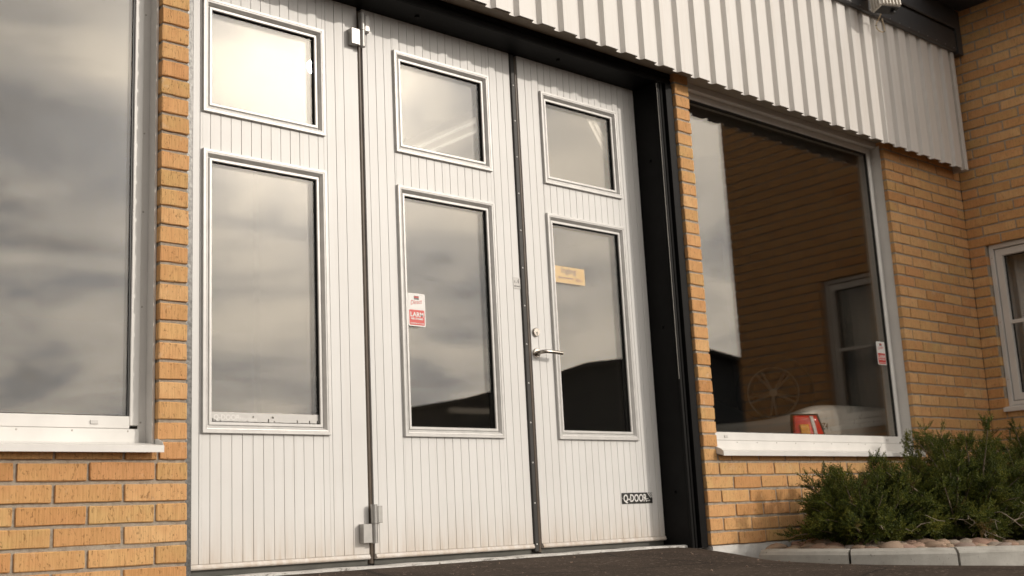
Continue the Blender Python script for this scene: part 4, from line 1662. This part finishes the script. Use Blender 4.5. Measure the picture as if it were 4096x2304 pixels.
    if dead:
        dm = MB()
        for i in range(dead):
            a = rs.uniform(math.pi * 1.05, math.pi * 1.95)
            p0 = Vector((bx + math.cos(a) * rx * 0.45, by + math.sin(a) * ry * 0.55, bz + rs.uniform(0.05, 0.16)))
            pts = [p0]
            d = Vector((math.cos(a), math.sin(a), rs.uniform(-.3, .5))).normalized()
            for k in range(5):
                d = (d + Vector((rs.gauss(0, .35), rs.gauss(0, .35), rs.gauss(-.05, .35)))).normalized()
                pts.append(pts[-1] + d * rs.uniform(0.03, 0.07))
            for q in pts:
                q.z = max(q.z, bz + 0.01)
            dm.tube(pts, [0.0035, 0.003, 0.0026, 0.0022, 0.0018, 0.0012], 5)
            for k in (2, 3, 4):
                e = pts[k] + Vector((rs.gauss(0, .04), rs.gauss(0, .04), rs.gauss(0, .03)))
                dm.tube([pts[k], e], [0.0018, 0.0008], 4)
        dm.obj('dead_twigs', 'dead_wood', root)['kind'] = 'stuff'
    return root


juniper((3.90, -0.40, -0.03), 0.47, 0.38, 0.42, 140, 11, 'smaller juniper left of the bed beside the showroom sill', (0.0, 0.02), 1.0, 3)
juniper((4.72, -0.55, -0.05), 0.74, 0.46, 0.74, 210, 12, 'tall middle juniper in front of the showroom window corner', (0.0, 0.05), 1.0, 8)
juniper((5.46, -0.62, -0.06), 0.74, 0.46, 0.72, 180, 13, 'right-hand juniper running out of the picture below the wing window', (0.0, 0.0), 1.0, 14)

# ------------------------------------------------------------------ interior: car, wheel, lamps
car = empty('parked_car', (5.13, 2.4, 0.0))
CZ = -0.085
tag(car, 'silver soft-top roadster parked tail first behind the right showroom window', 'car')
CX, CY = 5.135, 0.32


def sect(y, hw, zlo, zsh, zdk, crown):
    """half section points from sill to centre line"""
    return [(hw * 0.90, zlo), (hw * 0.985, zlo + 0.10), (hw, 0.5 * (zlo + zsh)), (hw * 0.985, zsh - 0.10), (hw * 0.935, zsh), (hw * 0.80, zdk - 0.004), (hw * 0.45, zdk + crown * 0.7), (0.0, zdk + crown)]


stn = [(0.000, 0.70, 0.36, 0.70, 0.80, 0.03), (0.015, 0.76, 0.30, 0.76, 0.930, 0.012), (0.060, 0.81, 0.26, 0.80, 0.945, 0.010), (0.20, 0.85, 0.23, 0.83, 0.880, 0.014),
       (0.45, 0.875, 0.20, 0.845, 0.865, 0.022), (0.85, 0.885, 0.18, 0.850, 0.885, 0.03), (1.25, 0.885, 0.17, 0.840, 0.905, 0.03), (1.80, 0.880, 0.17, 0.825, 0.880, 0.02),
       (2.50, 0.880, 0.17, 0.825, 0.885, 0.03), (3.10, 0.885, 0.17, 0.815, 0.850, 0.04), (3.60, 0.87, 0.18, 0.76, 0.790, 0.04), (3.95, 0.80, 0.22, 0.64, 0.68, 0.04), (4.08, 0.66, 0.28, 0.52, 0.56, 0.03)]
mb = MB()
rings = []
for y, hw, zlo, zsh, zdk, cr in stn:
    h = sect(y, hw, zlo, zsh + CZ, zdk + CZ, cr)
    pts = [(CX - a, CY + y, z) for a, z in h] + [(CX + a, CY + y, z) for a, z in h[-2::-1]]
    rings.append(pts)
m = len(rings[0])
mb.add([p for r in rings for p in r], [(i * m + k, i * m + k + 1, (i + 1) * m + k + 1, (i + 1) * m + k) for i in range(len(rings) - 1) for k in range(m - 1)], True)
mb.add(rings[0], [tuple(range(m))], True)
mb.add(rings[-1], [tuple(range(m))], True)
mb.add([rings[i][k] for i in range(len(rings)) for k in (0, m - 1)], [(2 * i, 2 * i + 1, 2 * i + 3, 2 * i + 2) for i in range(len(rings) - 1)])
bmx = bmesh.new()
me = mb.mesh('body', 'car_silver')
bmx.from_mesh(me)
bmesh.ops.remove_doubles(bmx, verts=bmx.verts[:], dist=0.0005)
bmesh.ops.recalc_face_normals(bmx, faces=bmx.faces[:])
bmx.to_mesh(me)
bmx.free()
body = link('body', me, car)
ss = body.modifiers.new('round', 'SUBSURF')
ss.levels = ss.render_levels = 2
# soft top
mb = MB()
rings = []
for y, hw, zb, zt in ((1.05, 0.58, 0.90, 0.93), (1.30, 0.60, 0.90, 1.05), (1.60, 0.60, 0.90, 1.22), (1.95, 0.58, 0.89, 1.285), (2.25, 0.56, 0.89, 1.27), (2.55, 0.57, 0.89, 1.13), (2.80, 0.60, 0.88, 0.95)):
    pts = []
    for i in range(11):
        a = math.pi * i / 10
        pts.append((CX - hw * math.copysign(abs(math.cos(a)) ** 0.6, math.cos(a)), CY + y, CZ + zb + (zt - zb) * math.sin(a) ** 0.6))
    rings.append(pts)
m = 11
mb.add([p for r in rings for p in r], [(i * m + k, i * m + k + 1, (i + 1) * m + k + 1, (i + 1) * m + k) for i in range(len(rings) - 1) for k in range(m - 1)], True)
mb.obj('soft_top', 'soft_top', car)
# left tail lamp: a patch wrapped round the rear corner, offset from the body


def corner_patch(name, mat, u0, u1, z0, z1, lift, parent, n=10, skew=0.0, taper=0.0):
    """u runs along the rear corner: negative = on the flank (forward), positive = across the tail"""
    mb = MB()
    vs = []
    for i in range(n + 1):
        for j in range(7):
            tt = j / 6
            z = z0 + (z1 - z0) * tt
            u = u0 + (u1 - u0) * i / n + skew * tt
            if taper:
                u = u0 + (u1 - u0) * (i / n) * (1 - taper * (1 - tt)) + skew * tt
            # superelliptic corner in plan
            a = max(-1.0, min(1.0, u / 0.34))
            th = (a + 1) * math.pi / 4           # 0 = flank direction, pi/2 = tail direction
            rr = 0.27
            cx, cy = CX - 0.845 + rr + 0.012 * (z - 0.7) / 0.15, CY + 0.015 + rr * 0.9
            x = cx - rr * math.cos(th)
            y = cy - rr * 0.9 * math.sin(th)
            if u < -0.34:
                y += (-0.34 - u)
            if u > 0.34:
                x += (u - 0.34)
            nx_, ny_ = -math.cos(th), -math.sin(th)
            vs.append((x + nx_ * lift, y + ny_ * lift, z + CZ))
    fs = [(i * 7 + j, i * 7 + j + 1, (i + 1) * 7 + j + 1, (i + 1) * 7 + j) for i in range(n) for j in range(6)]
    mb.add(vs, fs, True)
    o = mb.obj(name, mat, parent)
    sdf = o.modifiers.new('thick', 'SOLIDIFY')
    sdf.thickness = 0.03
    sdf.offset = -1
    return o


tl = corner_patch('tail_lamp', 'lamp_red', 0.02, 0.23, 0.640, 0.852, 0.055, car, skew=0.0, taper=-0.62)
corner_patch('lamp_bezel', 'gasket', 0.008, 0.255, 0.630, 0.864, 0.048, tl, skew=0.0, taper=-0.58)
corner_patch('reverse_light', 'lamp_clear', 0.215, 0.245, 0.690, 0.848, 0.060, tl, skew=-0.055)
mb = MB()
corner_patch('indicator', 'lamp_amber', 0.100, 0.180, 0.650, 0.795, 0.060, tl, skew=-0.03)
# tail face panel edge, badge, antenna
text('badge', 'Z4', 0.060, CX - 0.545, CY - 0.020, 0.770 + CZ, 'chrome', car, 'LEFT', 1.0, 0.25, 0.0012)
mb = MB()
mb.tube([(CX - 0.66, CY + 0.88, 0.78), (CX - 0.66, CY + 0.90, 0.845), (CX - 0.66, CY + 0.93, 0.91)], [0.015, 0.007, 0.003], 8)
mb.obj('antenna', 'gasket', car)
mb = MB()
mb.box(CX - 0.26, CX + 0.26, CY - 0.030, CY - 0.020, 0.50, 0.60, 0.004)
mb.obj('number_plate', 'sticker_white', car)


def wheel_mesh(mbt, c, axis, r, w, rim):
    """tyre + alloy wheel about an axis"""
    ax = Vector(axis).normalized()
    e1 = ax.orthogonal().normalized()
    e2 = ax.cross(e1)
    c = Vector(c)
    prof = [(-w / 2, rim), (-w / 2, r * 0.90), (-w * 0.42, r * 0.975), (-w * 0.25, r), (w * 0.25, r), (w * 0.42, r * 0.975), (w / 2, r * 0.90), (w / 2, rim)]
    seg = 40
    vs = [c + ax * u + (e1 * math.cos(2 * math.pi * k / seg) + e2 * math.sin(2 * math.pi * k / seg)) * q for u, q in prof for k in range(seg)]
    mbt.add(vs, [(i * seg + k, i * seg + (k + 1) % seg, (i + 1) * seg + (k + 1) % seg, (i + 1) * seg + k) for i in range(len(prof) - 1) for k in range(seg)], True)
    rm = MB()
    prof = [(-w / 2 - 0.004, rim), (-w / 2 - 0.006, rim * 0.96), (-w / 2 + 0.02, rim * 0.91), (w * 0.2, rim * 0.86)]
    vs = [c + ax * u + (e1 * math.cos(2 * math.pi * k / seg) + e2 * math.sin(2 * math.pi * k / seg)) * q for u, q in prof for k in range(seg)]
    rm.add(vs, [(i * seg + k, i * seg + (k + 1) % seg, (i + 1) * seg + (k + 1) % seg, (i + 1) * seg + k) for i in range(len(prof) - 1) for k in range(seg)], True)
    mbt.add([c + ax * (w * 0.1) + (e1 * math.cos(2 * math.pi * k / seg) + e2 * math.sin(2 * math.pi * k / seg)) * rim * 0.87 for k in range(seg)], [tuple(range(seg))])
    sp_ = MB()
    for s in range(5):
        a = 2 * math.pi * s / 5 + 0.3
        for da in (-0.13, 0.13):
            d = e1 * math.cos(a + da * 0.4) + e2 * math.sin(a + da * 0.4)
            d2 = e1 * math.cos(a + da) + e2 * math.sin(a + da)
            sp_.tube([c - ax * (w / 2 - 0.03) + d * rim * 0.12, c - ax * (w / 2 - 0.02) + d2 * rim * 0.93], [rim * 0.065, rim * 0.05], 8)
    sp_.tube([c - ax * (w / 2 - 0.06), c - ax * (w / 2 - 0.012)], rim * 0.17, 16)
    return rm, sp_


for (x, y) in ((CX - 0.80, 0.80), (CX + 0.80, 0.80), (CX - 0.80, 3.25), (CX + 0.80, 3.25)):
    mb = MB()
    sgn = -1 if x < CX else 1
    rm, spk = wheel_mesh(mb, (x, CY + y, 0.32), (-sgn, 0, 0), 0.32, 0.21, 0.215)
    w_ = mb.obj('wheel', 'tyre', car)
    rm.obj('rim', 'rim_alloy', w_)
    spk.obj('spokes', 'rim_alloy', w_)

wh = empty('tyre_display', (7.08, 2.45, 0.90))
tag(wh, 'dark tyre on a spoked alloy rim standing behind the silver car', 'tyre')
mb = MB()
rm, spk = wheel_mesh(mb, (7.10, 2.45, 1.262), (0.86, 0.50, -0.02), 0.36, 0.23, 0.235)
mb.obj('tyre', 'tyre', wh)
rm.obj('rim', 'rim_alloy', wh)
spk.obj('spokes', 'rim_alloy', wh)
tb = empty('display_table', (7.1, 2.45, 0.0))
tag(tb, 'low dark table under the display wheel behind the car', 'table')
box('table_top', 6.78, 7.42, 2.15, 2.75, 0.86, 0.90, 'oak_dark', tb, 0.004)
for x in (6.82, 7.38):
    for y in (2.19, 2.71):
        box('leg', x - 0.025, x + 0.025, y - 0.025, y + 0.025, 0.0, 0.86, 'oak_dark', tb)


def strip_light(x, y0, y1, label):
    s = empty('strip_light', (x, (y0 + y1) / 2, 3.3))
    tag(s, label, 'lamp', 'ceiling strip lights indoors')
    box('housing', x - 0.12, x + 0.12, y0, y1, 3.335, 3.40, 'sticker_white', s)
    for dx in (-0.075, 0.075):
        mb = MB()
        mb.tube([(x + dx, y0 + 0.03, 3.315), (x + dx, y1 - 0.03, 3.315)], 0.013, 10)
        mb.obj('tube', 'tube_light', s)
    for y in (y0 + 0.3, y1 - 0.3):
        MB().tube([(x, y, 3.40), (x, y, 3.499)], 0.006, 6).obj('hanger', 'steel_black', s)


strip_light(3.82, 2.45, 3.95, 'lit twin-tube strip light seen through the middle leaf upper pane')
strip_light(6.23, 8.6, 10.1, 'lit twin-tube strip light seen faintly through the left leaf lower pane')

# door opener arm just inside the right leaf's upper light
oa = empty('opener_arm', (2.69, 0.29, 2.3))
tag(oa, 'white slotted opener arm behind the right leaf upper pane', 'door opener')
mb = MB()
p0, p1 = Vector((2.540, 0.26, 2.470)), Vector((2.768, 0.26, 2.150))
d = (p1 - p0).normalized()
nrm = Vector((-d.z, 0, d.x))
for off, hw in ((0.0, 0.011), (0.040, 0.009)):
    q = [p0 + nrm * (-off - hw), p0 + nrm * (-off + hw), p1 + nrm * (-off + hw), p1 + nrm * (-off - hw)]
    mb.prism([(a.x, a.z) for a in q], 'y', 0.262, 0.275)
q = [p0 + nrm * -0.031, p0 + nrm * -0.011, p1 + nrm * -0.011, p1 + nrm * -0.031]
mb.prism([(a.x, a.z) for a in q], 'y', 0.273, 0.279)
mb.obj('arm', 'sticker_white', oa)
box('mount', 2.50, 2.84, 0.27, 0.36, 2.485, 2.56, 'steel_black', oa)

# ------------------------------------------------------------------ across the yard (seen in the reflections)
bn = empty('barn', (24.0, -20.8, 0))
tag(bn, 'dark gabled shed across the yard mirrored low in the door glass', 'building')
u = Vector((0.82, 0.573, 0)).normalized()           # along the front
w = Vector((0.573, -0.82, 0)).normalized()          # away from the facade
o0 = Vector((17.6, -24.9, 0))
Lb = 19.0


def bp(s, d, z):
    return (o0 + u * s + w * d + Vector((0, 0, z)))[:]


mb = MB()
gab = [(0, -0.4), (Lb, -0.4), (Lb, 2.6), (10.9, 5.12), (7.3, 4.85), (5.9, 4.45), (3.6, 3.92), (1.6, 3.66), (0, 3.52)]
ng = len(gab)
vs = [bp(s, 0, z) for s, z in gab] + [bp(s, 14, z) for s, z in gab]
mb.add(vs, [tuple(range(ng)), tuple(range(ng, 2 * ng))[::-1], (0, ng, ng + 1, 1), (1, ng + 1, ng + 2, 2), (0, ng - 1, 2 * ng - 1, ng)])
mb.obj('wall', 'barn_dark', bn)
mb = MB()
rl = [(-0.3, 3.50), (1.6, 3.67), (3.6, 3.93), (5.9, 4.46), (7.3, 4.87), (10.9, 5.14), (Lb + 0.5, 2.45)]
for (s0, z0), (s1, z1) in zip(rl[:-1], rl[1:]):
    vs = [bp(s, dd, z + e) for dd in (-0.5, 14.5) for s, z in ((s0, z0), (s1, z1)) for e in (0.0, 0.12)]
    mb.add(vs, [(0, 1, 3, 2), (4, 6, 7, 5), (0, 4, 5, 1), (2, 3, 7, 6), (0, 2, 6, 4), (1, 5, 7, 3)])
mb.obj('roof', 'barn_roof', bn)
mb = MB()
vs = [bp(s, -0.03, z) for s, z in ((6, -0.3), (10, -0.3), (10, 3.0), (6, 3.0))] + [bp(s, 0.0, z) for s, z in ((6, -0.3), (10, -0.3), (10, 3.0), (6, 3.0))]
mb.add(vs, [(0, 1, 2, 3), (0, 4, 5, 1), (1, 5, 6, 2), (2, 6, 7, 3), (3, 7, 4, 0)])
mb.obj('gate', 'barn_roof', bn)

lp = empty('street_lamp', (31.0, -33.5, -0.3))
tag(lp, 'thin grey street lamp mirrored in the middle leaf lower pane', 'street lamp')
mb = MB()
bx, by = 31.2, -33.6
mb.tube([(bx, by, -0.4), (bx, by, 4.0), (bx, by, 8.3), (bx - 0.05, by, 9.0), (bx + 0.25, by + 0.15, 9.5), (bx + 0.9, by + 0.5, 9.7)], [0.11, 0.09, 0.07, 0.06, 0.055, 0.05], 10)
mb.obj('pole', 'galvanised', lp)
mb = MB()
mb.tube([(bx + 0.85, by + 0.47, 9.70), (bx + 1.2, by + 0.68, 9.74), (bx + 1.6, by + 0.92, 9.70)], [0.06, 0.13, 0.07], 10)
mb.obj('lamp_head', 'galvanised', lp)
